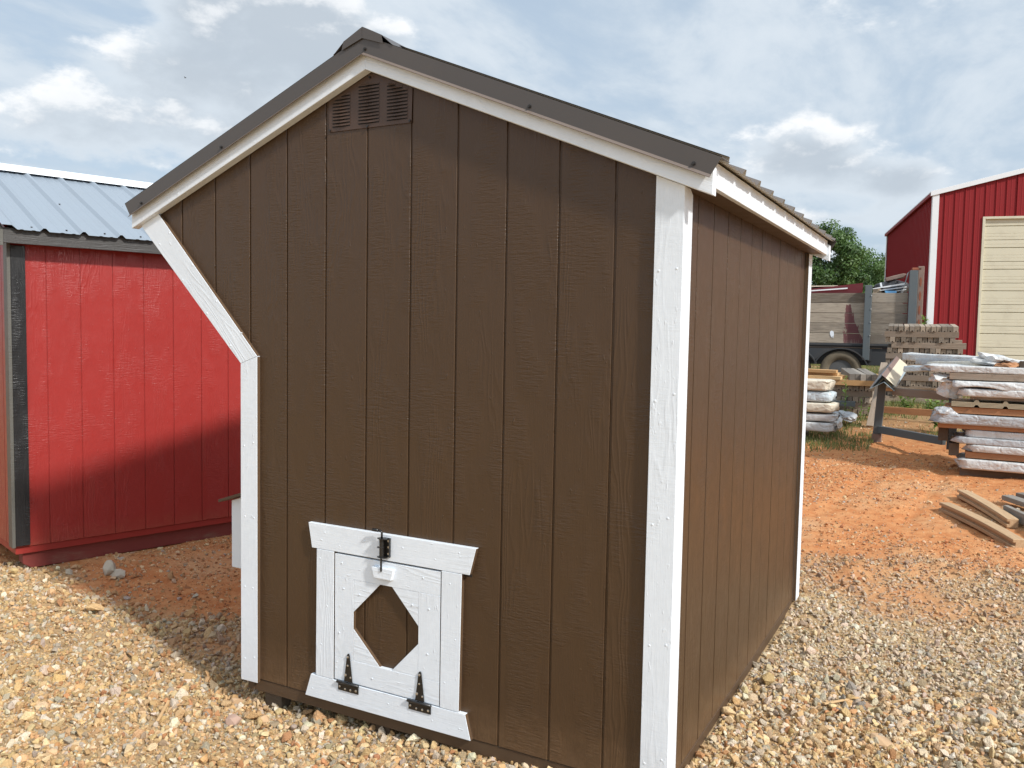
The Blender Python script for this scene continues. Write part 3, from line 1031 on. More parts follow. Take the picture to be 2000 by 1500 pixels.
door_frame = empty('door_frame')
door_frame.parent = coop
fr = lambda nm, pts, mat='white_x', y0=D0, y1=-0.0012: trim(nm, [(x, zt(z)) for x, z in pts], y0, y1, mat, 'brown_edge', door_frame)
fr('header_board', [(0.337, 0.7215), (0.356, 0.620), (1.101, 0.620), (1.127, 0.7215)])
fr('sill_board', [(0.322, 0.000), (0.352, 0.0945), (1.090, 0.0965), (1.115, 0.002)])
fr('side_board', [(0.378, 0.0960), (0.4695, 0.0960), (0.4705, 0.6185), (0.381, 0.6185)], 'white_z')
fr('side_board', [(0.9795, 0.0985), (1.062, 0.0985), (1.068, 0.6185), (0.9800, 0.6185)], 'white_z')
bb = MB()
bb.box(0.36, 1.10, -0.0010, -0.0002, zt(0.608), zt(0.625))
bb.box(0.466, 0.478, -0.0010, -0.0002, zt(0.10), zt(0.61))
bb.box(0.974, 0.984, -0.0010, -0.0002, zt(0.10), zt(0.61))
bb.build('door_gap', M['notch'], door_frame)

leaf = empty('pop_door')
leaf.parent = coop
DD = -0.0185
lf = lambda nm, pts, mat, y0=DD: trim(nm, [(x, zt(z)) for x, z in pts], y0, -0.0012, mat, 'brown_edge', leaf, bevel=0.0008)
oct_ = [(0.698, 0.520), (0.754, 0.520), (0.878, 0.388), (0.878, 0.321), (0.756, 0.1935), (0.700, 0.1925), (0.5695, 0.322), (0.5695, 0.390)]
lf('top_rail', [(0.4745, 0.5205), (0.9755, 0.5205), (0.9755, 0.6125), (0.4745, 0.6125)], 'white_x')
lf('bottom_rail', [(0.4745, 0.1010), (0.9755, 0.1010), (0.9755, 0.1920), (0.4745, 0.1920)], 'white_x')
lf('stile', [(0.4745, 0.1925), (0.5690, 0.1925), (0.5690, 0.5200), (0.4745, 0.5200)], 'white_z')
lf('stile', [(0.8785, 0.1925), (0.9755, 0.1925), (0.9755, 0.5200), (0.8785, 0.5200)], 'white_z')
for pts in ([(0.5695, 0.5200), (0.5695, 0.3905), (0.6975, 0.5200)], [(0.8780, 0.5200), (0.8780, 0.3885), (0.7545, 0.5200)],
            [(0.5695, 0.1925), (0.6995, 0.1925), (0.5695, 0.3215)], [(0.8780, 0.1925), (0.8780, 0.3205), (0.7565, 0.1925)]):
    lf('corner_block', pts, 'white_x', DD + 0.0006)
bb = MB()
bb.prism([(0.668, zt(0.592)), (0.772, zt(0.592)), (0.760, zt(0.549)), (0.681, zt(0.549))], DD - 0.0175, DD - 0.0003, 'xz')
bb.build('strike_block', M['white_x'], leaf, 0.0015)

# strap hinges
for cx in (0.548, 0.891):
    hg = MB()
    y = D0 - 0.0008
    hg.prism([(cx - 0.021, zt(0.103)), (cx + 0.021, zt(0.103)), (cx + 0.0065, zt(0.210)), (cx + 0.004, zt(0.217)), (cx - 0.001, zt(0.2185)), (cx - 0.006, zt(0.214)), (cx - 0.0075, zt(0.207))], y - 0.003, y, 'xz')
    hg.box(cx - 0.051, cx + 0.051, y - 0.003, y, zt(0.062), zt(0.091))
    ho = hg.build('hinge', M['black'], leaf, 0.0008)
    hb = MB()
    hb.tube([(cx - 0.054, y - 0.006, zt(0.0965)), (cx + 0.053, y - 0.006, zt(0.0965))], 0.0058, 10)
    hb.build('hinge_pin', M['black'], ho, smooth=True)
    for (dx, z, r) in ((-0.041, 0.078, 0.0042), (-0.014, 0.072, 0.0040), (0.013, 0.073, 0.0044), (0.040, 0.075, 0.0048), (-0.001, 0.205, 0.0046), (-0.0015, 0.170, 0.004), (-0.012, 0.130, 0.0055), (0.013, 0.124, 0.004)):
        s1 = MB()
        s1.tube([(cx + dx, y - 0.003, zt(z)), (cx + dx, y - 0.0050, zt(z)), (cx + dx, y - 0.0056, zt(z))], [r, r, r * 0.55], 10)
        s1.build('screw', M['steel_dot'], ho)

# spring-loaded barrel latch
yl = D0 - 0.017
lt = MB()
lt.box(0.716, 0.749, D0 - 0.0032, D0 - 0.0006, zt(0.636), zt(0.710))
lt.box(0.747, 0.7492, D0 - 0.012, D0 - 0.0032, zt(0.636), zt(0.710))
for zc in (0.7085, 0.6365):
    ring = []
    for k in range(16):
        th = 2 * PI * k / 16
        ring.append((0.722 + 0.0235 * math.cos(th), -abs(0) + yl + 0.015 * math.sin(th)))
    lt.prism(ring, zt(zc) - 0.0015, zt(zc) + 0.0015, 'xy')
latch = lt.build('latch', M['black'], coop, 0.0006)
l2 = MB()
l2.tube([(0.716, yl, zt(0.580)), (0.716, yl, zt(0.640))], 0.0042, 10)
l2.tube([(0.718, yl, zt(0.638)), (0.718, yl, zt(0.708))], 0.0092, 14)
l2.build('bolt', M['black'], latch, smooth=False)
l3 = MB()
pts = [(0.718, yl, zt(0.707)), (0.7185, yl, zt(0.728))]
for k in range(1, 6):
    th = PI / 2 * k / 5
    pts.append((0.7185 - 0.010 * (1 - math.cos(th)), yl, zt(0.728 + 0.010 * math.sin(th))))
pts.append((0.700, yl - 0.001, zt(0.738)))
l3.tube(pts, 0.0042, 10)
l3.tube([(0.702, yl - 0.001, zt(0.738)), (0.678, yl - 0.003, zt(0.7385))], 0.0062, 10)
l3.build('handle', M['black'], latch, smooth=True)
l4 = MB()
l4.tube([(0.702, yl - 0.002, zt(0.6735)), (0.7065, yl - 0.009, zt(0.6745)), (0.718, yl - 0.0105, zt(0.675)), (0.730, yl - 0.004, zt(0.676))], 0.0022, 8)
l4.tube([(0.701, yl - 0.001, zt(0.6725)), (0.7025, yl - 0.002, zt(0.6735))], 0.0038, 8)
for k in range(9):
    zz = 0.650 + 0.0065 * k
    ring = [(0.718 + 0.0084 * math.cos(2 * PI * j / 12), yl + 0.0084 * math.sin(2 * PI * j / 12), zt(zz)) for j in range(13)]
    l4.tube(ring, 0.0009, 5)
l4.build('spring', M['dark_screw'], latch)
for z in (0.699, 0.675, 0.6485):
    s1 = MB()
    s1.tube([(0.7405, D0 - 0.0032, zt(z)), (0.7405, D0 - 0.0058, zt(z))], 0.0045, 10)
    s1.build('screw', M['steel_dot'], latch)

# nest box on the far side of the left wall
nb = MB()
nb.prism([(-0.325, 0.385 + Z0), (-0.036, 0.385 + Z0), (-0.036, 0.795 + Z0), (-0.325, 0.700 + Z0)], 0.20, 1.45, 'xz')
nbo = nb.build('nest_box', M['white_smooth'], coop, 0.002)
nl = MB()
nl.prism([(-0.378, 0.689 + Z0), (-0.036, 0.8015 + Z0), (-0.036, 0.8145 + Z0), (-0.380, 0.702 + Z0)], 0.17, 1.48, 'xz')
nl.build('lid', M['brown_skirt'], nbo, 0.001)

# nail heads, painted over, in pairs along the white boards
_nm = MB()
_nm.tube([(0, 0, 0), (0, -0.0008, 0), (0, -0.0014, 0)], [0.0042, 0.0036, 0.0018], 8)
_n0 = _nm.build('nail_head', M['white_smooth'], coop)
_rn = random.Random(5)
NAILS = []
for z in np.arange(0.20, 1.44, 0.31):
    NAILS += [(-0.018, z), (0.034, z + 0.01)]
for z in np.arange(0.22, 2.02, 0.40):
    NAILS += [(1.786, z), (1.842, z + 0.012)]
for t in np.arange(0.12, 0.9, 0.24):
    for dx in (-0.03, 0.03):
        NAILS.append((0.009 - 0.60 * t + dx, 1.49 + 0.62 * t + dx * 0.9))
for x, z in ((0.42, 0.69), (0.50, 0.645), (0.62, 0.69), (0.80, 0.69), (0.95, 0.65), (1.06, 0.69), (0.40, 0.58), (0.44, 0.40), (0.41, 0.22), (1.02, 0.57), (1.04, 0.36), (1.00, 0.20),
             (0.36, 0.03), (0.52, 0.02), (0.74, 0.05), (0.95, 0.03), (1.07, 0.04), (0.51, 0.57), (0.90, 0.57), (0.52, 0.48), (0.50, 0.30), (0.93, 0.47), (0.92, 0.28), (0.90, 0.14), (0.66, 0.14), (0.60, 0.47), (0.85, 0.46)):
    NAILS.append((x, z + Z0))
for i, (x, z) in enumerate(NAILS):
    o = _n0 if i == 0 else _n0.copy()
    if i:
        COL.objects.link(o)
        o.parent = coop
    o.location = (x + _rn.uniform(-0.004, 0.004), -0.0196, z + _rn.uniform(-0.01, 0.01))
_rk = []
for s_ in (1, -1):
    for t in np.arange(0.10, 1.30, 0.40):
        _rk.append((RX + s_ * t, rake_z(RX + s_ * t, 0.030)))
for x, z in _rk:
    o = _n0.copy()
    COL.objects.link(o)
    o.parent = coop
    o.location = (x, -0.0422, z)

# ------------------------------------------------------------------ the red shed on the left
RS_ROT = math.atan2(0.953, 0.304)
red = empty('red_shed', (-2.597, 0.559, 0.0), (0, 0, RS_ROT))
tag(red, 'red shed with black corner trim and pale ribbed metal roof, left of the brown coop', 'shed')
# local frame: x runs along the long wall away from the camera, y into the shed, z up
RL, RWD = 3.66, 2.44
rb, rt = 0.198, 2.20
b = MB()
b.box(0.0, RL, 0.0053, 0.02, rb, rt)
rw = b.build('long_wall', M['red_v'], red)
for k in range(18):
    b = MB()
    b.box(max(0.2032 * k + 0.003, 0.001), min(0.2032 * (k + 1) - 0.003, RL), random.uniform(-0.0004, 0.0004), 0.0058, rb + 0.0005, rt - 0.001)
    b.build('siding_board', M['red_v'], rw, 0.0012)
RRZ = 2.262
rp = 0.4167
gable = [(0.021, rb), (RWD, rb), (RWD, RRZ - 0.07), (RWD / 2, RRZ - 0.07 + rp * RWD / 2), (0.021, RRZ - 0.07)]
b = MB()
b.prism(gable, 0.0053, 0.02, 'yz')
gw = b.build('gable_wall', M['red_v'], red)
for k in range(12):
    pl = clip_strip(gable, max(0.021, 0.2032 * k + 0.003), 0.2032 * (k + 1) - 0.003)
    b = MB()
    b.prism([(y, z + (0.0004 if z < rb + 0.001 else 0)) for y, z in pl], 0.0, 0.0058, 'yz')
    b.build('siding_board', M['red_v'], gw, 0.0012)
b = MB()
b.prism(gable, RL - 0.018, RL - 0.002, 'yz')
b.build('back_gable', M['red_v'], red)
b = MB()
b.box(0.021, RL - 0.019, RWD - 0.02, RWD, rb, rt)
b.build('back_wall', M['red_v'], red)
b = MB()
b.box(0.0, 0.082, -0.0195, -0.0012, rb + 0.012, 2.105)
b.build('corner_trim', M['black_z'], red, 0.0012)
b = MB()
b.box(-0.0205, -0.0008, -0.0195, 0.062, rb + 0.004, 2.20)
b.build('corner_trim', M['grey_z'], red, 0.0012)
b = MB()
b.box(0.004, RL, 0.008, 0.045, 0.152, rb - 0.001)
b.build('skirt_board', M['red_skirt'], red, 0.002)
b = MB()
b.box(0.004, 0.042, 0.046, RWD, 0.152, rb - 0.001)
b.build('skirt_board', M['red_skirt'], red, 0.002)
for yy in (0.035, 0.80, 1.55, 2.28):
    b = MB()
    b.prism([(0.05, 0.151), (0.05, 0.080), (0.10, 0.045), (RL - 0.1, 0.045), (RL - 0.03, 0.151)], yy, yy + 0.095, 'xz')
    b.build('skid', M['red_skid'], red, 0.003)
# fascia, roof, ridge
b = MB()
b.box(-0.060, RL + 0.06, -0.118, -0.100, 2.108, 2.200)
b.build('fascia_board', M['black_x'], red, 0.0015)
b = MB()
b.box(-0.055, RL + 0.055, -0.0995, -0.001, 2.135, 2.145)
b.build('soffit', M['red_skirt'], red)


def red_roof(front=True):
    prof = []
    x = -0.075
    pitch, rib = 0.229, 0.020
    first = True
    while x < RL + 0.07:
        e = x + pitch
        prof += [(x, 0.024 if first else rib), (x + (0.055 if first else 0.014), 0.024 if first else rib), (x + (0.085 if first else 0.034), 0.0)]
        for q in (0.095, 0.160):
            prof += [(x + q, 0.0), (x + q + 0.008, 0.003), (x + q + 0.020, 0.003), (x + q + 0.028, 0.0)]
        prof += [(e - 0.020, 0.0)]
        x = e
        first = False
    n = len(prof)
    yr = RWD / 2
    ye = -0.150 if front else RWD + 0.15
    V, F = [], []
    for y in (yr, ye):
        zc = RRZ + rp * (yr + 0.10) - 0.05 - rp * abs(y - yr)
        for (xx, h) in prof:
            V.append((xx, y, zc + h))
    for y in (yr, ye):
        zc = RRZ + rp * (yr + 0.10) - 0.05 - rp * abs(y - yr)
        for (xx, h) in prof:
            V.append((xx, y, zc + h - 0.0012))
    for i in range(n - 1):
        F += [(i, n + i, n + i + 1, i + 1), (2 * n + i, 2 * n + i + 1, 3 * n + i + 1, 3 * n + i), (n + i, 3 * n + i, 3 * n + i + 1, n + i + 1)]
    b = MB()
    b.add(V, F)
    return b.build('roof_panel', M['galv'], red)


rpan = red_roof(True)
red_roof(False)
zc = RRZ + rp * (RWD / 2 + 0.10) - 0.05
b = MB()
b.prism([(RWD / 2 - 0.14, zc - rp * 0.14 + 0.022), (RWD / 2 - 0.12, zc - rp * 0.12 + 0.030), (RWD / 2, zc + 0.036), (RWD / 2 + 0.12, zc - rp * 0.12 + 0.030), (RWD / 2 + 0.14, zc - rp * 0.14 + 0.022), (RWD / 2, zc + 0.0315)], -0.09, RL + 0.09, 'yz')
b.build('ridge_cap', M['galv_cap'], red)
# gable-end rake: wood and its metal
for (ya, yb) in ((-0.118, RWD / 2), (RWD + 0.118, RWD / 2)):
    za = RRZ + rp * (RWD / 2 + 0.10) - 0.05 - rp * abs(ya - RWD / 2)
    zb_ = zc
    b = MB()
    b.prism([(ya, za - 0.115), (yb, zb_ - 0.115), (yb, zb_ - 0.004), (ya, za - 0.004)], -0.078, -0.0595, 'yz')
    b.build('rake_board', M['grey_z'], red, 0.0015)
    b = MB()
    b.prism([(ya - (0.03 if ya < 0 else -0.03), za - 0.045), (yb, zb_ - 0.032), (yb, zb_ + 0.026), (ya - (0.03 if ya < 0 else -0.03), za + 0.013)], -0.0925, -0.0905, 'yz')
    b.build('rake_trim', M['galv'], red)
for (x, y) in [(0.10, -0.10), (0.16, -0.09), (0.30, -0.10), (0.53, -0.10), (0.76, -0.10), (0.99, -0.1), (0.42, 0.45), (0.87, 0.55), (1.33, 0.5), (1.22, -0.10)]:
    zz = RRZ + rp * (RWD / 2 + 0.10) - 0.05 - rp * abs(y - RWD / 2)
    b = MB()
    b.tube([(x, y, zz), (x, y - 0.002, zz + 0.007)], 0.006, 8)
    b.build('screw', M['dark_screw'], rpan)

# ------------------------------------------------------------------ big red metal building
barn = empty('metal_building', (1.80, 21.40, 0.88), (0, 0, math.atan2(0.191, 0.982)))
tag(barn, 'large red ribbed metal building with white trim and a beige overhead door', 'building')
BW, BL, BE = 11.0, 9.2, 4.42     # width, length, eave height


def rib_profile(x0, x1, pitch=0.229, d=0.022):
    out = []
    x = x0
    while x < x1 - 1e-4:
        e = min(x + pitch, x1)
        out += [(x, 0.0), (x + 0.010, d), (x + 0.028, d), (x + 0.040, 0.0), (x + 0.10, 0.0), (x + 0.108, 0.004), (x + 0.120, 0.004), (x + 0.128, 0.0)]
        x = e
    out = [(min(a, x1), h) for a, h in out]
    out.append((x1, 0.0))
    return out


def rib_sheet(name, x0, x1, zlo, zhi, mat, parent, plane='front'):
    pr = rib_profile(x0, x1)
    n = len(pr)
    V = []
    for fn in (zlo, zhi):
        for (a, h) in pr:
            z = fn(a)
            V.append((a, -h, z) if plane == 'front' else (-h, a, z))
    b = MB()
    b.add(V, [(i, i + 1, n + i + 1, n + i) for i in range(n - 1)])
    return b.build(name, mat, parent)


pitch_b = 0.245
topf = lambda x: BE + pitch_b * min(x, BW - x)
DX0, DX1, DZ = 1.14, 4.85, 3.74
b = MB()
b.prism([(0.02, 0), (BW - 0.02, 0), (BW - 0.02, BE - 0.03), (BW / 2, topf(BW / 2) - 0.03), (0.02, BE - 0.03)], BL - 0.04, BL, 'xz')
b.build('back_wall', M['barn_red'], barn)
x = 0.0
while x < BW - 0.01:
    e = min(x + 0.916, BW)
    if e <= DX0 or x >= DX1:
        segs = [(x, e, lambda a: 0.0)]
    else:
        segs = []
        if x < DX0:
            segs.append((x, DX0, lambda a: 0.0))
        segs.append((max(x, DX0), min(e, DX1), lambda a: DZ))
        if e > DX1:
            segs.append((DX1, e, lambda a: 0.0))
    for (p, q, lo) in segs:
        rib_sheet('wall_panel', p, q, lo, lambda a: topf(a) - 0.01, M['barn_red'], barn)
    x = e
y = 0.0
while y < BL - 0.01:
    e = min(y + 0.916, BL)
    rib_sheet('wall_panel', y, e, lambda a: 0.0, lambda a: BE - 0.01, M['barn_red'], barn, 'side')
    y = e
b = MB()
b.box(-0.045, 0.105, -0.042, -0.0245, 0.0, BE - 0.02)
b.box(-0.045, -0.0245, -0.0245, 0.10, 0.0, BE - 0.02)
b.build('corner_trim', M['barn_white'], barn, 0.003)
b = MB()
b.box(-0.045, -0.0245, BL - 0.1, BL + 0.02, 0.0, BE - 0.02)
b.build('corner_trim', M['barn_white'], barn)
for (xa, xb_) in ((-0.10, BW / 2), (BW + 0.10, BW / 2)):
    b = MB()
    b.prism([(xa, topf(xa) - 0.09), (xb_, topf(xb_) - 0.09), (xb_, topf(xb_) + 0.03), (xa, topf(xa) + 0.03)], -0.075, -0.043, 'xz')
    b.build('rake_trim', M['barn_white'], barn, 0.003)
    b = MB()
    b.prism([(xa, topf(xa) + 0.0), (xb_, topf(xb_) + 0.0), (xb_, topf(xb_) + 0.025), (xa, topf(xa) + 0.025)], -0.042, BL + 0.08, 'xz')
    b.build('roof', M['barn_white'], barn)
b = MB()
b.box(-0.10, -0.0455, 0.0, BL + 0.05, BE - 0.10, BE - 0.03)
b.build('eave_trim', M['barn_red'], barn)
# overhead door: seven sections with rolled ribs
od = empty('overhead_door', (0, 0, 0))
od.parent = barn
nsec = 7
hs = (DZ - 0.01) / nsec
for k in range(nsec):
    z0 = k * hs
    V, F = [], []
    prof = [(0.0, 0.0), (0.012, 0.012)]
    for q in (0.09, 0.18, 0.355, 0.44):
        prof += [(q - 0.016, 0.012), (q - 0.008, 0.004), (q + 0.002, 0.004), (q + 0.010, 0.012)]
    prof = [(0.0, -0.025), (0.010, 0.012), (0.075, 0.012), (0.083, 0.006), (0.088, 0.012), (0.150, 0.012), (0.158, 0.006), (0.163, 0.012), (0.330, 0.012),
            (0.345, -0.025), (0.355, 0.012), (0.420, 0.012), (0.428, 0.006), (0.433, 0.012), (hs - 0.010, 0.012), (hs, -0.004)]
    prof = [(min(a, hs), h) for a, h in prof]
    n = len(prof)
    for xx in (DX0 + 0.03, DX1 - 0.03):
        for a, h in prof:
            V.append((xx, 0.045 - h, z0 + a))
    b = MB()
    b.add(V, [(i, n + i, n + i + 1, i + 1) for i in range(n - 1)])
    b.build('door_section', M['door_beige'], od)
b = MB()
b.box(DX0 - 0.03, DX0 + 0.03, -0.034, 0.05, 0.0, DZ + 0.03)
b.box(DX1 - 0.03, DX1 + 0.03, -0.034, 0.05, 0.0, DZ + 0.03)
b.box(DX0 + 0.03, DX1 - 0.03, -0.034, 0.05, DZ - 0.03, DZ + 0.03)
b.build('door_surround', M['door_beige'], barn, 0.004)

# ------------------------------------------------------------------ plank-sided trailer
TR_ROT = math.atan2(0.1, 0.995)
trl = empty('dump_trailer', (1.05, 14.13, 0.0), (0, 0, TR_ROT))
tag(trl, 'plank sided trailer with blue grey steel posts, parked before the trees', 'trailer')
PLM = M['weathered']


def m_stained():
    m, T, b = new_mat('stained_planks')
    src = M['weathered']
    raw, v = objcoord(T)
    g = T.noise(T.scale(v, (0.08, 1, 1)), 55.0, 5.0, 0.65, 0.6)
    oi = T.n('ShaderNodeObjectInfo').outputs['Random']
    c = T.mix(T.step(T.m('ADD', g, T.m('MULTIPLY', T.m('SUBTRACT', oi, 0.5), 0.45)), 0.15, 0.85), (0.12, 0.095, 0.07), (0.40, 0.34, 0.27))
    c = T.mix(T.m('MULTIPLY', T.step(T.noise(v, 3.0, 4.0), 0.5, 0.7), 0.4), c, (0.16, 0.14, 0.12))
    # spilled maroon primer with a ragged edge, widening towards the bottom
    s = T.n('ShaderNodeSeparateXYZ', ins={0: raw})
    nx = T.m('MULTIPLY', T.m('SUBTRACT', T.noise(T.scale(raw, (1, 1, 0.25)), 22.0, 3.0), 0.5), 0.22)
    xx = T.m('ADD', s.outputs[0], nx)
    lft = T.step(xx, -0.385, -0.372)
    zz = s.outputs[2]
    edge = T.m('MULTIPLY_ADD', T.m('SUBTRACT', 2.20, zz), 0.38, -0.30)
    rgt = T.step(T.m('SUBTRACT', edge, xx), 0.0, 0.015)
    top = T.step(T.m('SUBTRACT', 2.215, T.m('ADD', zz, T.m('MULTIPLY', nx, 0.2))), 0.0, 0.01)
    k = T.m('MULTIPLY', T.m('MULTIPLY', lft, rgt), top)
    fade = T.step(T.m('ADD', zz, T.m('MULTIPLY', T.noise(T.scale(raw, (1, 1, 0.1)), 60.0, 2.0), 0.5)), 1.66, 1.80)
    k = T.m('MULTIPLY', k, T.m('MULTIPLY_ADD', fade, 0.55, 0.45))
    c = T.mix(T.m('MULTIPLY', k, 0.92), c, (0.125, 0.035, 0.042))
    T.set(b.inputs['Base Color'], c)
    b.inputs['Roughness'].default_value = 0.85
    T.set(b.inputs['Normal'], T.n('ShaderNodeBump', ins={'Strength': 0.6, 'Distance': 0.003, 'Height': g}))
    return m


M['stained'] = m_stained()
M['stained'].node_tree.nodes.update()
for i in range(5):
    z0 = 1.50 + i * 0.187
    for (xa, xb_, mt) in ((-3.0, 0.03, 'stained'), (0.06, 0.66, 'weathered')):
        b = MB()
        b.box(xa, xb_, random.uniform(-0.006, 0.004), 0.045, z0, z0 + 0.176 + random.uniform(-0.002, 0.002))
        b.build('side_plank', M[mt], trl, 0.004)
for i in range(5):
    b = MB()
    b.box(-3.0, 0.66, 2.10, 2.145, 1.50 + i * 0.186, 1.50 + i * 0.186 + 0.182)
    b.build('side_plank', M['weathered'], trl)
b = MB()
b.box(-3.0, 0.70, 0.0, 2.14, 1.42, 1.495)
b.build('deck', M['steel_dark'], trl)
b = MB()
b.box(-3.0, 0.78, -0.035, 0.005, 1.455, 1.490)
b.box(-3.0, 0.80, 0.015, 0.06, 1.10, 1.418)
b.build('frame_rail', M['steel_dark'], trl, 0.004)
b = MB()
b.box(-0.06, 0.06, -0.125, -0.037, 1.20, 2.56)
b.build('post', M['steel_blue'], trl, 0.006)
b = MB()
b.box(0.665, 0.80, -0.10, 0.05, 1.15, 2.82)
b.build('post', M['steel_blue'], trl, 0.006)
b = MB()
for k in range(6):
    pass
b.box(0.803, 0.905, -0.02, 0.06, 1.15, 2.90)
ch = b.build('end_channel', M['rust_grey'], trl, 0.008)
for k in range(5):
    b = MB()
    zc_ = 1.62 + 0.25 * k
    ring = [(0.852 + 0.018 * math.cos(2 * PI * j / 10), zc_ + 0.085 * math.sin(2 * PI * j / 10)) for j in range(10)]
    b.prism(ring, -0.024, -0.0205, 'xz')
    b.build('slot', M['rust'], ch)
b = MB()
b.box(0.70, 0.86, -0.02, 0.12, 2.825, 2.875)
b.build('hinge_block', M['rust'], trl, 0.01)
for k in range(4):
    b = MB()
    b.tube([(0.055, -0.127, 1.65 + 0.24 * k), (0.055, -0.137, 1.65 + 0.24 * k)], 0.012, 8)
    b.build('bolt', M['steel_dot'], trl)
# fender and wheels
for cx in (-0.42, -1.30):
    cz = 1.00
    b = MB()
    V, F = [], []
    n = 17
    for j in range(n):
        th = PI * 0.12 + (PI * 0.76) * j / (n - 1)
        for r_, y_ in ((0.475, -0.16), (0.475, 0.05), (0.455, 0.05), (0.455, -0.16)):
            V.append((cx + r_ * math.cos(th) * 1.05, y_, cz - 0.06 + r_ * math.sin(th)))
    for j in range(n - 1):
        for q in range(4):
            q2 = (q + 1) % 4
            F.append((4 * j + q, 4 * j + q2, 4 * j + 4 + q2, 4 * j + 4 + q))
    b.add(V, F)
    b.build('fender', M['steel_dark'], trl)
    b = MB()
    seg = 32
    V, F = [], []
    pr = [(0.20, -0.115), (0.30, -0.125), (0.345, -0.11), (0.362, -0.085), (0.362, 0.085), (0.345, 0.11), (0.20, 0.115)]
    for j in range(seg):
        th = 2 * PI * j / seg
        for r_, y_ in pr:
            V.append((cx + r_ * math.cos(th), y_, cz + r_ * math.sin(th)))
    m_ = len(pr)
    for j in range(seg):
        j2 = (j + 1) % seg
        for q in range(m_):
            q2 = (q + 1) % m_
            F.append((m_ * j + q, m_ * j2 + q, m_ * j2 + q2, m_ * j + q2))
    b.add(V, F)
    wh = b.build('wheel', M['tyre'], trl, smooth=True)
    b = MB()
    b.tube([(cx, -0.09, cz), (cx, 0.09, cz)], 0.205, 24)
    b.tube([(cx, -0.13, cz), (cx, -0.09, cz)], 0.06, 16)
    b.build('rim', M['rim'], wh)
b = MB()
b.box(-1.85, 0.10, -0.03, 0.012, 1.18, 1.40)
b.build('fender_skirt', M['steel_dark'], trl)
b = MB()
b.prism([(-0.50, 1.66), (-0.47, 1.60), (-0.455, 1.63), (-0.445, 1.58), (-0.43, 1.65), (-0.435, 1.71), (-0.47, 1.73), (-0.50, 1.71)], -0.010, -0.0075, 'xz')
for vtx in range(len(b.v)):
    b.v[vtx] = (b.v[vtx][0] - 0.13, b.v[vtx][1], b.v[vtx][2])
b.build('paint_splash', M['white_smooth'], trl)

# what is heaped in the trailer
TMX = Matrix.Translation((1.05, 14.13, 0)) @ Matrix.Rotation(TR_ROT, 4, 'Z')


def tr_thing(name, bb, mat, label, cat, group=None, bevel=0.0):
    o = bb.build(name, mat, None, bevel)
    o.matrix_world = TMX
    tag(o, label, cat, group)
    return o


b = MB()
b.add([(-2.6, 0.25, 2.33), (-0.10, 0.20, 2.62), (-0.10, 0.20, 2.44), (-2.6, 0.25, 2.28), (-2.6, 1.3, 2.46), (-0.1, 1.2, 2.66), (-0.1, 1.2, 2.63), (-2.6, 1.3, 2.42)],
      [(0, 1, 2, 3), (0, 4, 5, 1), (4, 7, 6, 5), (7, 3, 2, 6), (1, 5, 6, 2), (0, 3, 7, 4)])
tr_thing('sheet_metal', b, M['maroon'], 'maroon sheet metal offcut sticking up over the trailer planks', 'sheet metal')
b = MB()
b.prism([(-2.8, 2.545), (-0.55, 2.60), (-0.55, 2.615), (-1.2, 2.610), (-2.8, 2.575)], 0.9, 1.5, 'xz')
tr_thing('sheet_metal', b, M['cap_beige'], 'pale sheet metal lying behind the maroon sheet in the trailer', 'sheet metal')
b = MB()
b.prism([(-2.4, 2.36), (-0.36, 2.505), (-0.36, 2.528), (-2.4, 2.378)], 0.08, 0.16, 'xz')
tr_thing('trim_strip', b, M['galv_cap'], 'white trim strip resting on the top plank left of the post', 'trim strip')
for i, (za, zb_, y_, lab) in enumerate(((2.50, 2.585, 0.10, 'long white trim strip slanting up beside the tall trailer post, topmost'),
                                        (2.475, 2.535, 0.22, 'thin white trim strip just under the topmost slanting one'),
                                        (2.44, 2.50, 0.34, 'white trim strip lowest of those against the tall trailer post'))):
    b = MB()
    b.prism([(0.07 + 0.12 * i, za), (0.64, zb_), (0.64, zb_ + 0.035 - 0.01 * i), (0.07 + 0.12 * i, za + 0.014)], y_, y_ + 0.06, 'xz')
    tr_thing('trim_strip', b, M['galv_cap'], lab, 'trim strip')
b = MB()
b.prism([(0.20, 2.55), (0.235, 2.545), (0.215, 2.625), (0.185, 2.62)], 0.2, 0.22, 'xz')
tr_thing('trim_strip', b, M['galv_cap'], 'short white trim offcut standing up between the trailer posts', 'trim strip')
b = MB()
b.prism([(0.29, 2.42), (0.47, 2.42), (0.47, 2.465), (0.27, 2.47)], 0.06, 0.2, 'xz')
tr_thing('plastic_piece', b, M['blue_plastic'], 'bright blue plastic piece above the planks between the posts', 'plastic', bevel=0.004)
b = MB()
b.prism([(0.08, 2.42), (0.24, 2.42), (0.20, 2.52), (0.08, 2.51)], 0.25, 0.40, 'xz')
tr_thing('cardboard', b, M['card'], 'tan cardboard flap just right of the middle trailer post', 'cardboard')


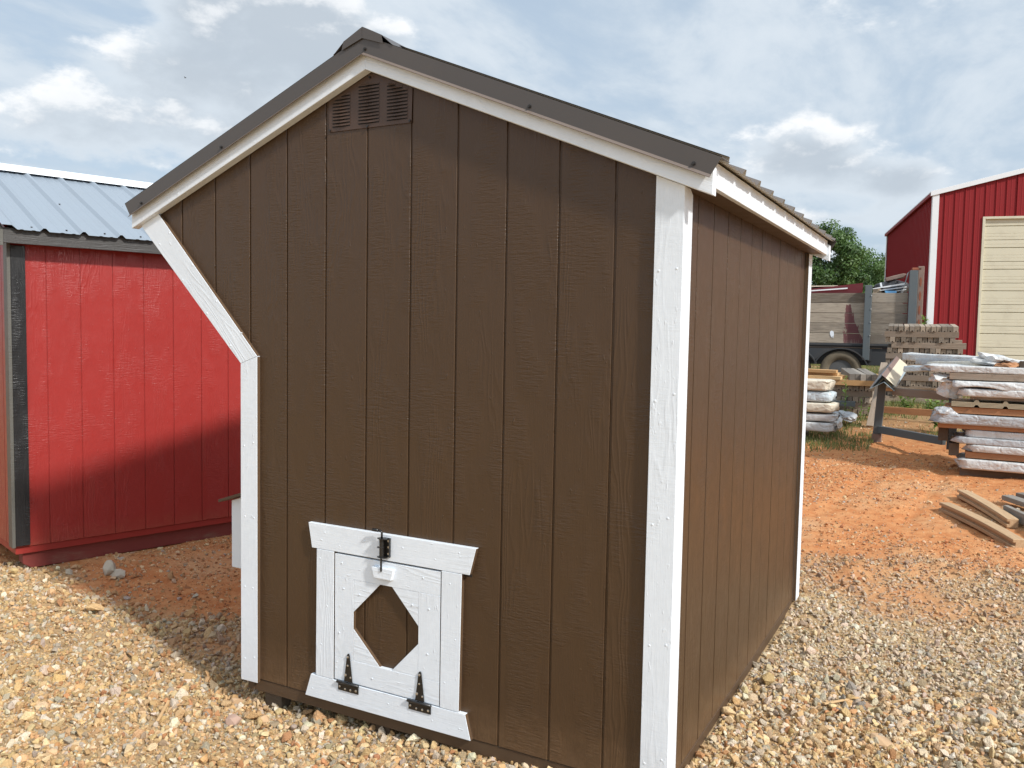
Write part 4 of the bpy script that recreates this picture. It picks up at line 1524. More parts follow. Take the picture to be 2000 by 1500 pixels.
def crumple(name, loc, size, mat, label, cat, seed=1, rot=(0, 0, 0), squash=1.0, group=None, n=3, amp=0.35):
    bm = bmesh.new()
    bmesh.ops.create_icosphere(bm, subdivisions=n, radius=1.0)
    r = random.Random(seed)
    off = Vector((r.uniform(0, 50), r.uniform(0, 50), r.uniform(0, 50)))
    from mathutils import noise as mn
    for v in bm.verts:
        p = v.co.copy()
        k = 1 + amp * mn.noise(p * 1.6 + off) + amp * 0.6 * abs(mn.noise(p * 4.0 + off)) - amp * 0.3 * abs(mn.noise(p * 8.0 + off))
        q = p * k
        q.z = max(q.z, -0.55)
        v.co = Vector((q.x * size[0], q.y * size[1], q.z * size[2]))
    me = bpy.data.meshes.new(name)
    bm.to_mesh(me)
    bm.free()
    me.materials.append(mat)
    o = bpy.data.objects.new(name, me)
    COL.objects.link(o)
    o.location = loc
    o.rotation_euler = rot
    tag(o, label, cat, group)
    return o


crumple('rubbish_heap', tuple(TMX @ Vector((0.42, 0.75, 2.50))), (0.28, 0.4, 0.20), M['rubbish_gap_shade'], 'black rubbish heaped in the trailer beside the tall post', 'rubbish', 5)
b = MB()
b.prism([(0.30, 2.66), (0.60, 2.74), (0.64, 2.80), (0.58, 2.81), (0.42, 2.77), (0.28, 2.73)], 0.5, 0.8, 'xz')
tr_thing('scrap_piece', b, M['rust_grey'], 'rusty brown scrap piece on top of the black rubbish', 'scrap', bevel=0.01)
b = MB()
b.add([(0.60, 0.05, 2.56), (0.655, -0.02, 2.80), (0.655, 0.5, 2.80), (0.60, 0.5, 2.50), (0.59, 0.05, 2.56), (0.645, -0.02, 2.80), (0.645, 0.5, 2.80), (0.59, 0.5, 2.50)],
      [(0, 1, 2, 3), (7, 6, 5, 4), (0, 4, 5, 1), (1, 5, 6, 2), (2, 6, 7, 3), (3, 7, 4, 0)])
tr_thing('sheet_metal', b, M['cap_blue'], 'grey metal sheet on edge leaning on the tall trailer post', 'sheet metal')

# ------------------------------------------------------------------ stacks of notched beams
def beam_mesh(name, w, h, L, mat, axis='y', notch=True):
    b = MB()
    if notch:
        nw, nh = w * 0.14, h * 0.22
        pl = [(-w / 2, 0), (-nw, 0), (-nw, nh), (nw, nh), (nw, 0), (w / 2, 0), (w / 2, h), (-w / 2, h)]
    else:
        pl = [(-w / 2, 0), (w / 2, 0), (w / 2, h), (-w / 2, h)]
    # keep the outline simple for the notched section: split into quads
    me = bpy.data.meshes.new(name)
    n = len(pl)
    V = [((p[0], 0, p[1]) if axis == 'y' else (0, -p[0], p[1])) for p in pl] + [((p[0], L, p[1]) if axis == 'y' else (L, -p[0], p[1])) for p in pl]
    F = [(i, (i + 1) % n, n + (i + 1) % n, n + i) for i in range(n)]
    F += [tuple(range(n))[::-1], tuple(range(n, 2 * n))]
    me.from_pydata(V, [], F)
    me.materials.append(mat)
    bm = bmesh.new()
    bm.from_mesh(me)
    bmesh.ops.recalc_face_normals(bm, faces=bm.faces)
    bm.to_mesh(me)
    bm.free()
    return me


def place(me, name, mw, label, cat, group=None):
    o = bpy.data.objects.new(name, me)
    COL.objects.link(o)
    o.matrix_world = mw
    tag(o, label, cat, group)
    return o


rr = random.Random(3)
end_me = [beam_mesh('notched_beam', 0.070, 0.082, 1.15, M['grey_beam_y']), beam_mesh('notched_beam', 0.066, 0.079, 1.10, M['grey_beam_y']), beam_mesh('notched_beam', 0.072, 0.082, 1.18, M['grey_beam_y'])]
crs_me = [beam_mesh('cross_beam', 0.09, 0.086, 1.13, M['grey_beam'], 'x', False), beam_mesh('cross_beam', 0.09, 0.088, 1.05, M['grey_beam'], 'x', False)]
F1 = Matrix.Translation((1.555, 12.12, 0.52)) @ Matrix.Rotation(0.07, 4, 'Z') @ Matrix.Rotation(0.05, 4, 'X')
ORD = ['topmost', 'second', 'third', 'fourth', 'fifth', 'sixth', 'seventh', 'eighth', 'ninth']
NTH = ['first', 'second', 'third', 'fourth', 'fifth', 'sixth', 'seventh', 'eighth', 'ninth', 'tenth', 'eleventh', 'twelfth', 'thirteenth', 'fourteenth', 'fifteenth',
       'sixteenth', 'seventeenth', 'eighteenth', 'nineteenth', 'twentieth', 'twenty-first', 'twenty-second', 'twenty-third', 'twenty-fourth', 'twenty-fifth', 'twenty-sixth', 'twenty-seventh']
z = 0.0
nl = 15
lay_off = [0.0, -0.03, -0.04, 0.08, 0.0, 0.0, -0.02, 0.05, 0.0, 0.02, -0.02, 0.0, 0.03, 0.0, 0.0]
for li in range(nl):
    fromtop = nl - 1 - li
    endrow = fromtop % 2 == 0
    off = lay_off[fromtop]
    if endrow:
        cnt = 13 if fromtop == 0 else rr.choice([13, 14, 14])
        row = ORD[fromtop // 2]
        for k in range(cnt):
            if rr.random() < 0.05 and fromtop > 0:
                continue
            x = off + 0.04 + k * 0.0765 + rr.uniform(-0.004, 0.004)
            mw = F1 @ Matrix.Translation((x, rr.uniform(-0.03, 0.03), z)) @ Matrix.Rotation(rr.uniform(-0.01, 0.01), 4, 'Z')
            place(rr.choice(end_me), 'notched_beam', mw, 'notched grey beam, %s from the left, %s row of the tall crosswise stack' % (NTH[k], row), 'beam', 'notched beams in the tall crosswise stack')
        z += 0.0835
    else:
        row = ORD[(fromtop - 1) // 2]
        for yy, wh_ in ((0.10, 'front'), (0.95, 'back')):
            mw = F1 @ Matrix.Translation((off - 0.01 + rr.uniform(-0.01, 0.01), yy - (0.06 if wh_ == 'front' else 0), z)) @ Matrix.Rotation(rr.uniform(-0.008, 0.008), 4, 'Z')
            place(rr.choice(crs_me), 'cross_beam', mw, '%s %s cross beam between rows of the tall beam stack' % (row, wh_), 'beam', 'cross beams of the tall stack')
        z += 0.0885

F2 = Matrix.Translation((-0.62, 10.42, 0.50)) @ Matrix.Rotation(0.02, 4, 'Z') @ Matrix.Rotation(0.05, 4, 'X')
low_cross = beam_mesh('cross_beam', 0.10, 0.088, 2.13, M['grey_beam'], 'x', False)
low_fresh = beam_mesh('cross_beam', 0.14, 0.075, 2.16, M['fresh'], 'x', False)
z = 0.0
for li in range(6):
    fromtop = 5 - li
    if fromtop % 2 == 1:
        row = ORD[(fromtop - 1) // 2]
        for k in range(27):
            if rr.random() < 0.04:
                continue
            mw = F2 @ Matrix.Translation((0.05 + k * 0.0775, 0.02 + rr.uniform(-0.02, 0.03), z))
            place(rr.choice(end_me), 'notched_beam', mw, 'dark beam end, %s from the left, %s row of the low beam stack' % (NTH[k], row), 'beam', 'beam ends in the low stack')
        z += 0.0835
    else:
        row = ORD[fromtop // 2]
        ys = (0.0, 0.17, 0.34, 0.51, 0.68, 0.85, 1.02) if fromtop == 0 else (0.05, 0.95)
        for i, yy in enumerate(ys):
            mw = F2 @ Matrix.Translation((rr.uniform(-0.02, 0.02), yy + 0.04, z))
            if fromtop == 0:
                place(low_fresh, 'cross_beam', mw, 'light plank in the top deck of the low stack, %s from the front' % (['first', 'second', 'third', 'fourth', 'fifth', 'sixth', 'seventh'][i]), 'plank', 'planks decking the low stack')
            else:
                place(low_cross, 'cross_beam', mw, '%s cross beam from the top of the low stack, %s side' % (row, 'front' if i == 0 else 'back'), 'beam', 'cross beams of the low stack')
        z += 0.088 if fromtop else 0.075
ZT2 = z     # local top of the low stack
# loose boards on the low stack
ob = beam_mesh('loose_board', 0.10, 0.042, 0.62, M['fresh'], 'x', False)
for i, (dx, dy, dz, rot, lab) in enumerate(((1.10, 0.10, 0.0, -0.16, 'fresh orange board lowest in the small pile on the low stack'),
                                            (1.05, 0.24, 0.044, -0.20, 'middle fresh orange board in the small pile on the low stack'),
                                            (1.03, 0.14, 0.088, -0.15, 'uppermost fresh orange board in front of the trailer tyre'),
                                            (1.22, 0.30, 0.0, -0.10, 'short fresh board lying behind the small orange board pile'))):
    place(ob, 'loose_board', F2 @ Matrix.Translation((dx, dy, ZT2 + 0.001 + dz)) @ Matrix.Rotation(rot, 4, 'Z'), lab, 'board', 'fresh boards on the low stack')
gb = beam_mesh('grey_beam', 0.072, 0.088, 1.0, M['ground_grey'], 'y', False)
for i in range(5):
    place(gb, 'grey_beam', F2 @ Matrix.Translation((1.86 + 0.075 * i + 0.0 * (i > 1), -0.02 + 0.02 * (i % 2), ZT2 + 0.001)) @ Matrix.Rotation(0.22 + 0.02 * (i % 3), 4, 'Z'),
          'grey beam on the low stack end, %s from the left of five' % ['first', 'second', 'third', 'fourth', 'fifth'][i], 'beam', 'five grey beams on the low stack')


# ------------------------------------------------------------------ plastic-wrapped bundles
def bundle(name, p0, p1, w, h, mat, label, cat='bundle', group=None, seed=0, lump=0.008, sag=0.0, droop=0.0, round_=0.2, nseg=None, ragged=0.0):
    """long wrapped bundle from p0 to p1 (underside centre line); rounded, creased section"""
    from mathutils import noise as mn
    p0, p1 = Vector(p0), Vector(p1)
    L = (p1 - p0).length
    ex = (p1 - p0).normalized()
    ey = Vector((0, 0, 1)).cross(ex).normalized()
    ez = ex.cross(ey).normalized()
    nseg = nseg or max(10, int(L / 0.045))
    # rounded rectangle section
    sec = []
    r = min(w, h) * round_
    for cx, cy, a0 in ((w / 2 - r, h - r, 0), (-w / 2 + r, h - r, PI / 2), (-w / 2 + r, r, PI), (w / 2 - r, r, 1.5 * PI)):
        for j in range(4):
            th = a0 + PI / 2 * j / 3
            sec.append((cx + r * math.cos(th), cy + r * math.sin(th)))
    # denser long sides
    sec2 = []
    for i in range(len(sec)):
        a, c = sec[i], sec[(i + 1) % len(sec)]
        d = math.hypot(c[0] - a[0], c[1] - a[1])
        k = max(1, int(d / 0.05))
        for j in range(k):
            sec2.append((a[0] + (c[0] - a[0]) * j / k, a[1] + (c[1] - a[1]) * j / k))
    sec = sec2
    m_ = len(sec)
    V, F = [], []
    so = seed * 7.31
    for i in range(nseg + 1):
        t = i / nseg
        sh = 1.0
        if i in (0, nseg):
            sh = 0.80
        jx = 0.0
        for j, (a, c) in enumerate(sec):
            nz = 1.3 * mn.noise(Vector((t * L * 2.2 + so, a * 4, c * 9))) + 0.5 * mn.noise(Vector((t * L * 6.0 + so, a * 9 + 3, c * 20))) - 0.5 * abs(mn.noise(Vector((t * L * 11.0 + so + 5, a * 7, c * 25 + t * L * 9))))
            ca = a * sh
            cc = h / 2 + (c - h / 2) * sh
            dl = lump * nz
            la = math.hypot(a, c - h / 2) + 1e-6
            ca += dl * a / la
            cc += dl * (c - h / 2) / la
            if droop and a < 0 and c < h * 0.5:
                cc -= droop * (0.5 + 0.8 * mn.noise(Vector((t * L * 2.5 + so, 0, 9))))
            if i in (0, nseg):
                jx = ragged * mn.noise(Vector((j * 0.9, so, 1)))
            P = p0 + ex * (t * L + jx) + ey * (-ca) + ez * (cc)
            P.z -= sag * 4 * t * (1 - t)
            V.append(tuple(P))
    for i in range(nseg):
        for j in range(m_):
            j2 = (j + 1) % m_
            F.append((i * m_ + j, i * m_ + j2, (i + 1) * m_ + j2, (i + 1) * m_ + j))
    F.append(tuple(range(m_)))
    F.append(tuple(nseg * m_ + j for j in range(m_))[::-1])
    b = MB()
    b.add(V, F)
    o = b.build(name, mat)
    me = o.data
    me.polygons.foreach_set('use_smooth', [True] * len(me.polygons))
    tag(o, label, cat, group)
    return o


def timber(p0, p1, w, h, mat, label, name='timber', cat='timber', group=None, bow=0.0, groove=False, seg=1, bevel=0.003):
    """squared timber from p0 to p1 (underside centre line)"""
    p0, p1 = Vector(p0), Vector(p1)
    L = (p1 - p0).length
    ex = (p1 - p0).normalized()
    ey = Vector((0, 0, 1)).cross(ex).normalized()
    ez = ex.cross(ey).normalized()
    if groove:
        sec = [(-w / 2, 0), (w / 2, 0), (w / 2, h), (-w / 2, h), (-w / 2, h * 0.68), (-w * 0.28, h * 0.68), (-w * 0.28, h * 0.36), (-w / 2, h * 0.36)]
    else:
        sec = [(-w / 2, 0), (w / 2, 0), (w / 2, h), (-w / 2, h)]
    n = len(sec)
    V, F = [], []
    for i in range(seg + 1):
        t = i / seg
        for a, c in sec:
            V.append((t * L, a, c + bow * 4 * t * (1 - t)))
    for i in range(seg):
        for j in range(n):
            j2 = (j + 1) % n
            F.append((i * n + j, i * n + j2, (i + 1) * n + j2, (i + 1) * n + j))
    F.append(tuple(range(n))[::-1])
    F.append(tuple(seg * n + j for j in range(n)))
    b = MB()
    b.add(V, F)
    o = b.build(name, mat, None, bevel)
    o.matrix_world = Matrix(((ex.x, ey.x, ez.x, p0.x), (ex.y, ey.y, ez.y, p0.y), (ex.z, ey.z, ez.z, p0.z), (0, 0, 0, 1)))
    tag(o, label, cat, group)
    return o


# left wrapped stack, half hidden by the coop
GL = 'wrapped bundles stacked behind the coop corner'
lw = [(0.465, 1.285, 'wrap', 0.115, 'white wrapped bundle at the bottom of the stack behind the coop corner'),
      (0.590, 1.315, 'wrap', 0.095, 'white wrapped roll second from the bottom behind the coop corner'),
      (0.700, 1.295, 'wrap_tan', 0.120, 'yellowed wrapped bundle in the middle of the stack behind the coop'),
      (0.830, 1.265, 'wrap_blue', 0.125, 'bluish wrapped bundle second from the top behind the coop corner'),
      (0.965, 1.235, 'wrap_tan', 0.135, 'yellowed bundle with log end on top of the stack behind the coop')]
for i, (z0, xr, mt, h, lab) in enumerate(lw):
    bundle('wrapped_bundle', (-0.75, 8.45 + 0.01 * i, z0 - 0.02), (xr, 8.35 + 0.02 * (i % 2), z0), 0.34, h - 0.006, M[mt], lab, 'bundle', GL, 20 + i, 0.006, ragged=0.05)
for xx, q in ((0.9, 'right'), (-0.3, 'left')):
    timber((xx, 8.18, hz(xx, 8.2) - 0.01), (xx, 8.62, hz(xx, 8.6) - 0.01), 0.09, 0.075, M['dark_wood'], '%s dark bearer under the wrapped stack behind the coop' % q, 'bearer', 'timber')
b = MB()
b.tube([(1.08, 8.165, 0.99), (1.20, 8.165, 0.99)], 0.001, 6)
o = crumple('crumpled_wrap', (1.27, 9.45, 0.56), (0.15, 0.2, 0.07), M['wrap_grey'], 'grey crumpled wrap scrap beside the stack behind the coop', 'wrap', 12, (0.1, 0.2, 0.4))
crumple('crumpled_wrap', (1.22, 8.75, 0.52), (0.10, 0.12, 0.10), M['wrap'], 'white crumpled end of wrap hanging by the lowest bundles', 'wrap', 15, (0.3, 0.8, 0.2))
timber((0.80, 10.30, 0.625), (1.30, 10.36, 0.625), 0.07, 0.075, M['steel_blue'], 'slate blue steel tube lying at the foot of the low stack', 'steel_tube', 'tube')

# sawhorse
sh = empty('sawhorse', (1.77, 8.33, hz(1.77, 8.33)))
tag(sh, 'blue grey steel sawhorse holding up the metal flashings', 'sawhorse')
def sh_part(nm, bb, mat, bev=0.003):
    o = bb.build(nm, mat, sh, bev)
    return o
b = MB()
b.prism([(-0.045, 0.09), (0.045, 0.09), (0.078, 0.70), (-0.010, 0.70)], -0.045, 0.045, 'xz')
sh_part('leg', b, M['steel_blue'])
b = MB()
b.box(-0.055, 0.050, -0.055, 0.055, -0.02, 0.088)
sh_part('foot_block', b, M['rust_grey'])
b = MB()
rot = Matrix.Rotation(math.atan2(-0.82, 0.72), 4, 'Z')
b.box(0.046, 1.10, -0.03, 0.03, 0.100, 0.185, mat=rot)
sh_part('lower_rail', b, M['steel_blue'])
b = MB()
b.prism([(-0.045, 0.09), (0.045, 0.09), (0.045, 0.66), (-0.045, 0.66)], -0.045, 0.045, 'xz', mat=Matrix.Translation((0.80, -0.92, -0.02)))
sh_part('leg', b, M['steel_blue'])

# flashings across the sawhorse
def flashing(label, prof, y0z, y1z, mats, name='flashing'):
    """prof: list of (x, z) of a folded sheet; runs from point y0z to y1z; mats per facet"""
    A, B_ = Vector(y0z), Vector(y1z)
    b = MB()
    for i in range(len(prof) - 1):
        (xa, za), (xb_, zb_) = prof[i], prof[i + 1]
        nx, nz = -(zb_ - za), (xb_ - xa)
        ln = math.hypot(nx, nz)
        nx, nz = nx / ln * 0.002, nz / ln * 0.002
        V = []
        for P in (A, B_):
            V += [(P.x + xa, P.y, P.z + za), (P.x + xb_, P.y, P.z + zb_), (P.x + xb_ - nx, P.y, P.z + zb_ - nz), (P.x + xa - nx, P.y, P.z + za - nz)]
        b.add(V, [(0, 1, 2, 3), (4, 7, 6, 5), (0, 4, 5, 1), (1, 5, 6, 2), (2, 6, 7, 3), (3, 7, 4, 0)], mats[i][1])
    ms = []
    for mt, i in mats:
        while len(ms) <= i:
            ms.append(M[mt])
        ms[i] = M[mt]
    o = b.build(name, ms)
    tag(o, label, 'flashing', 'flashings on the sawhorse')
    return o


flashing('blue grey folded flashing, lowest of those on the sawhorse', [(-0.13, -0.17), (0.02, -0.085), (0.13, -0.180), (0.125, -0.19)], (1.84, 7.80, 1.205), (1.80, 10.9, 1.345), [('cap_blue', 0)] * 3)
flashing('brown folded flashing on top of the sawhorse', [(-0.115, -0.145), (0.0, 0.0), (0.045, -0.035), (0.15, -0.125), (0.14, -0.135)], (1.83, 7.83, 1.20), (1.77, 11.0, 1.35), [('galv', 0), ('cap_brown', 1), ('cap_beige', 2), ('cap_beige', 2)])
flashing('beige folded flashing nested under the brown one on the sawhorse', [(-0.10, -0.155), (0.01, -0.03), (0.10, -0.125)], (1.84, 7.86, 1.19), (1.79, 10.95, 1.335), [('cap_beige', 0)] * 2)
timber((1.60, 9.30, 0.45), (1.68, 10.10, 1.26), 0.085, 0.03, M['grey_beam'], 'plank leaning behind the sawhorse leg', 'leaning_plank', 'plank')
timber((1.50, 10.20, 0.575), (2.45, 10.02, 0.575), 0.04, 0.09, M['orange_wood'], 'orange board on edge on the ground behind the sawhorse', 'ground_board', 'board')

# the big wrapped stack at the right
GR = 'long bundles and timbers in the big wrapped stack'
BY = 6.86
XR = 5.6
def rowz(n):
    return hz(3.0, 6.8) + n
g0 = 0.285
items = [
    ('t', 2.66, 0.295, 0.075, 'dark_wood', 0.42, 'dark bearer lowest under the big wrapped stack'),
    ('b', 2.64, 0.372, 0.098, 'wrap', 0.56, 'white wrapped bundle sagging at the bottom of the big stack'),
    ('t', 2.70, 0.478, 0.062, 'orange_wood', 0.50, 'brown timber above the lowest wrapped bundle of the big stack'),
    ('b', 2.72, 0.543, 0.070, 'wrap', 0.52, 'slim white wrapped roll second lowest in the big stack'),
    ('b', 2.60, 0.615, 0.066, 'wrap_grey', 0.54, 'grey wrapped slab third lowest in the big stack'),
    ('b', 2.69, 0.680, 0.072, 'wrap', 0.50, 'creased white roll in the lower middle of the big stack'),
    ('t', 2.45, 0.755, 0.045, 'orange_wood', 0.50, 'brown plank below the broad grey bundle of the big stack'),
    ('b', 2.42, 0.800, 0.100, 'wrap_grey', 0.58, 'broad grey wrapped bundle at mid height of the big stack'),
    ('t', 2.50, 0.905, 0.066, 'orange_wood', 0.52, 'orange timber under the ribbed tan panels of the big stack'),
]
for i, (kd, x0, z0, h, mt, wd, lab) in enumerate(items):
    if kd == 'b':
        bundle('wrapped_bundle', (x0, BY + 0.01 * (i % 3), z0), (XR, BY + 0.02, z0 + 0.0), wd, h, M[mt], lab, 'bundle', GR, 40 + i, 0.006, sag=0.008, droop=0.018 if i in (1, 7) else 0.0, ragged=0.08)
    else:
        timber((x0, BY + 0.02, z0), (XR, BY + 0.02, z0), wd, h - 0.003, M[mt], lab, 'timber', 'timber', GR)
# ribbed tan panels seen end-on along the front edge
b = MB()
pr = []
x = 0.0
while x < 3.0:
    pr += [(x, 0.0), (x + 0.19, 0.0), (x + 0.205, 0.022), (x + 0.225, 0.022), (x + 0.24, 0.0)]
    x += 0.24
for lay in range(4):
    n = len(pr)
    V = []
    for y_ in (-0.27, 0.27):
        for (a, h) in pr:
            V.append((a, y_, h + lay * 0.012))
    for y_ in (-0.27, 0.27):
        for (a, h) in pr:
            V.append((a, y_, h + lay * 0.012 + 0.009))
    F = []
    for i in range(n - 1):
        F += [(i, i + 1, n + i + 1, n + i), (2 * n + i, 3 * n + i, 3 * n + i + 1, 2 * n + i + 1), (i, 2 * n + i, 2 * n + i + 1, i + 1)]
    F.append((0, n, 3 * n, 2 * n))
    b.add(V, F)
o = b.build('ribbed_panels', M['tan_metal'])
o.location = (2.56, BY + 0.01, 0.974)
tag(o, 'tan ribbed metal panels seen on edge in the big stack', 'metal panels')
timber((2.72, BY + 0.02, 1.045), (XR, BY + 0.02, 1.045), 0.46, 0.030, M['grey_beam'], 'grey timber just above the ribbed tan panels', 'timber', 'timber', GR)
bundle('wrapped_bundle', (2.62, BY - 0.02, 1.075), (XR, BY - 0.02, 1.075), 0.52, 0.075, M['wrap'], 'white roll under the black gap of the big stack', 'bundle', GR, 61, 0.009, ragged=0.1)
bundle('wrapped_bundle', (2.66, BY + 0.06, 1.150), (XR, BY + 0.06, 1.150), 0.46, 0.050, M['rubbish_gap_shade'], 'black filler for the shade in the upper gap of the big stack', 'gap filler', GR, 62, 0.006)  # black filler put in for the shade between the bundles
# draped cover over it, open below
from mathutils import noise as _mn
b = MB()
V, F = [], []
nx_, ny_ = 70, 12
for j in range(ny_):
    for i in range(nx_):
        x = 2.56 + (XR - 2.56) * i / (nx_ - 1)
        u = j / (ny_ - 1)
        if u < 0.55:
            y = BY + 0.30 - u / 0.55 * 0.57
            z = 1.222 + 0.008 * _mn.noise(Vector((x * 5, y * 9, 2)))
        else:
            d = (u - 0.55) / 0.45
            y = BY - 0.275 - 0.02 * _mn.noise(Vector((x * 7, d * 2, 5))) - 0.03 * d * (0.3 + _mn.noise(Vector((x * 3, 0, 1))))
            z = 1.222 - d * (0.060 + 0.045 * _mn.noise(Vector((x * 3.1, 0, 7))))
        V.append((x, y, z))
for j in range(ny_ - 1):
    for i in range(nx_ - 1):
        a = j * nx_ + i
        F.append((a, a + 1, a + nx_ + 1, a + nx_))
b.add(V, F)
o = b.build('plastic_cover', M['wrap'], smooth=True)
md = o.modifiers.new('thick', 'SOLIDIFY')
md.thickness = 0.003
tag(o, 'white plastic cover draped over the upper timbers of the big stack', 'cover', GR)
timber((2.53, BY + 0.02, 1.232), (XR, BY + 0.02, 1.232), 0.50, 0.062, M['grey_beam'], 'weathered grey timber second from the top of the big stack', 'timber', 'timber', GR)
bundle('wrapped_bundle', (2.32, BY + 0.05, 1.300), (XR, BY + 0.03, 1.285), 0.56, 0.066, M['wrap'], 'white wrapped bundle capping the level part of the big stack', 'bundle', GR, 65, 0.012, droop=0.02, ragged=0.15)
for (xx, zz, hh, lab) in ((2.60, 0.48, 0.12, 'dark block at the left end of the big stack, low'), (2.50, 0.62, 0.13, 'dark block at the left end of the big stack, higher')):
    timber((xx, BY - 0.15, zz), (xx, BY + 0.30, zz), 0.09, hh, M['dark_wood'], lab, 'block', 'timber', GR)
crumple('crumpled_wrap', (2.53, BY - 0.12, 1.12), (0.09, 0.08, 0.11), M['wrap'], 'torn white wrap hanging at the upper left of the big stack', 'wrap', 22, (0.2, 0.3, 0.1), amp=0.6)
crumple('crumpled_wrap', (2.50, BY - 0.22, 0.90), (0.09, 0.07, 0.07), M['wrap_grey'], 'grey wrap crumple at the left end of the broad grey bundle', 'wrap', 23, amp=0.5)
crumple('crumpled_wrap', (2.46, BY - 0.14, 1.23), (0.10, 0.10, 0.05), M['wrap'], 'ragged white wrap edge at the upper left timber', 'wrap', 24, amp=0.7)
# slanting bundles on top, running back to the left
bundle('wrapped_bundle', (2.90, 7.10, 1.355), (2.08, 9.0, 1.345), 0.30, 0.090, M['wrap'], 'ragged white bundle furthest back of the slanting ones on top', 'bundle', GR, 71, 0.020, ragged=0.2)
bundle('wrapped_bundle', (2.86, 6.98, 1.350), (2.20, 8.45, 1.310), 0.16, 0.075, M['wrap_grey'], 'long silvery tube slanting across the top of the big stack', 'bundle', GR, 72, 0.010)
bundle('wrapped_bundle', (2.80, 6.88, 1.345), (2.34, 8.05, 1.290), 0.16, 0.070, M['wrap_tan'], 'clear yellowed roll nearest in the slanting heap on top', 'bundle', GR, 73, 0.010)
bundle('wrapped_bundle', (2.68, 7.02, 1.300), (2.12, 8.15, 1.235), 0.20, 0.060, M['wrap_blue'], 'pale bluish wrap showing left under the slanting bundles', 'bundle', GR, 74, 0.016, ragged=0.1)
crumple('crumpled_wrap', (2.90, 6.93, 1.405), (0.17, 0.12, 0.075), M['wrap'], 'bright crumpled plastic knot at the near end of the slanting bundles', 'wrap', 31, (0, 0.15, 0.3), amp=0.6)
crumple('crumpled_wrap', (3.13, 6.88, 1.385), (0.13, 0.10, 0.045), M['wrap'], 'white plastic fold right of the bright crumpled knot', 'wrap', 32, (0, 0.2, 0.2), amp=0.6)
crumple('dirt_clump', (3.02, 6.78, 1.375), (0.10, 0.07, 0.035), M['orange_wood'], 'rusty brown clump below the crumpled plastic on top', 'clump', 33, amp=0.6)
timber((3.12, 6.80, 1.355), (3.9, 6.72, 1.345), 0.10, 0.07, M['dark_wood'], 'dark brown timber end lying on the right of the top', 'timber', 'timber', GR)
crumple('crumpled_wrap', (3.42, 6.78, 1.42), (0.16, 0.10, 0.035), M['wrap_blue'], 'pale plastic sheet end at the picture edge on top of the stack', 'wrap', 34, (0, 0.25, 0.2), amp=0.5)
timber((1.90, 8.05, hz(1.9, 8.0) + 0.64), (2.40, 7.9, hz(1.9, 8.0) + 0.655), 0.20, 0.04, M['ground_wood'], 'tan board resting between the sawhorse and the big stack', 'board', 'board')
timber((1.98, 7.95, 0.97), (2.60, 7.45, 0.97), 0.12, 0.085, M['grey_beam'], 'grey beam reaching from the sawhorse to the big stack', 'beam', 'beam')
timber((2.35, 7.62, hz(2.3, 7.6)), (2.35, 7.62, hz(2.3, 7.6) + 0.62), 0.10, 0.10, M['grey_beam_y'], 'upright block under the grey beam left of the big stack', 'prop', 'timber')

# lumber lying on the ground at the right
timber((2.56, 5.10, 0.215), (3.045, 4.18, 0.165), 0.088, 0.075, M['ground_wood'], 'nearer bowed tan timber on the clay, notched at its end', 'ground_timber', 'timber', None, 0.014, True, 14)
timber((2.685, 5.62, 0.255), (3.03, 4.75, 0.205), 0.085, 0.070, M['ground_wood'], 'farther tan timber on the clay with orange cut end', 'ground_timber', 'timber', None, 0.010, True, 6)
gp = [((2.99, 5.05, 0.24), (3.45, 4.10, 0.20), 'nearest grey plank lying at the right edge', 0.04, 0.085),
      ((3.06, 5.06, 0.24), (3.55, 4.25, 0.21), 'second grey plank from the front at the right edge', 0.085, 0.035),
      ((3.02, 5.55, 0.285), (3.60, 4.75, 0.245), 'grey plank with slanted end, lying across the other planks', 0.10, 0.040),
      ((3.12, 5.75, 0.265), (3.75, 5.10, 0.245), 'farthest grey plank at the right edge', 0.09, 0.060)]
for a, c, lab, w_, h_ in gp:
    timber(a, c, w_, h_, M['ground_grey'], lab, 'grey_plank', 'plank', 'grey planks at the right edge', 0.0, False, 1)

# ------------------------------------------------------------------ vegetation
def leaf_mesh(name, P, N, S, shade, mat, aspect=0.6):
    """P centres, N normals, S sizes -> one mesh of leaf quads"""
    n = len(P)
    N = N / (np.linalg.norm(N, axis=1, keepdims=True) + 1e-9)
    A = np.cross(N, RNG.normal(size=(n, 3)))
    A = A / (np.linalg.norm(A, axis=1, keepdims=True) + 1e-9)
    B = np.cross(N, A)
    S = S[:, None]
    v0 = P - A * S
    v1 = P + B * S * aspect + N * S * 0.15
    v2 = P + A * S
    v3 = P - B * S * aspect + N * S * 0.15
    co = np.stack([v0, v1, v2, v3], 1).reshape(-1, 3)
    me = bpy.data.meshes.new(name)
    me.vertices.add(4 * n)
    me.vertices.foreach_set('co', co.ravel())
    me.loops.add(4 * n)
    me.loops.foreach_set('vertex_index', np.arange(4 * n, dtype=np.int32))
    me.polygons.add(n)
    me.polygons.foreach_set('loop_start', np.arange(0, 4 * n, 4, dtype=np.int32))
    me.update(calc_edges=True)
    at = me.attributes.new('shade', 'FLOAT', 'POINT')
    at.data.foreach_set('value', np.repeat(shade, 4).astype(np.float32))
    me.materials.append(mat)
    return me


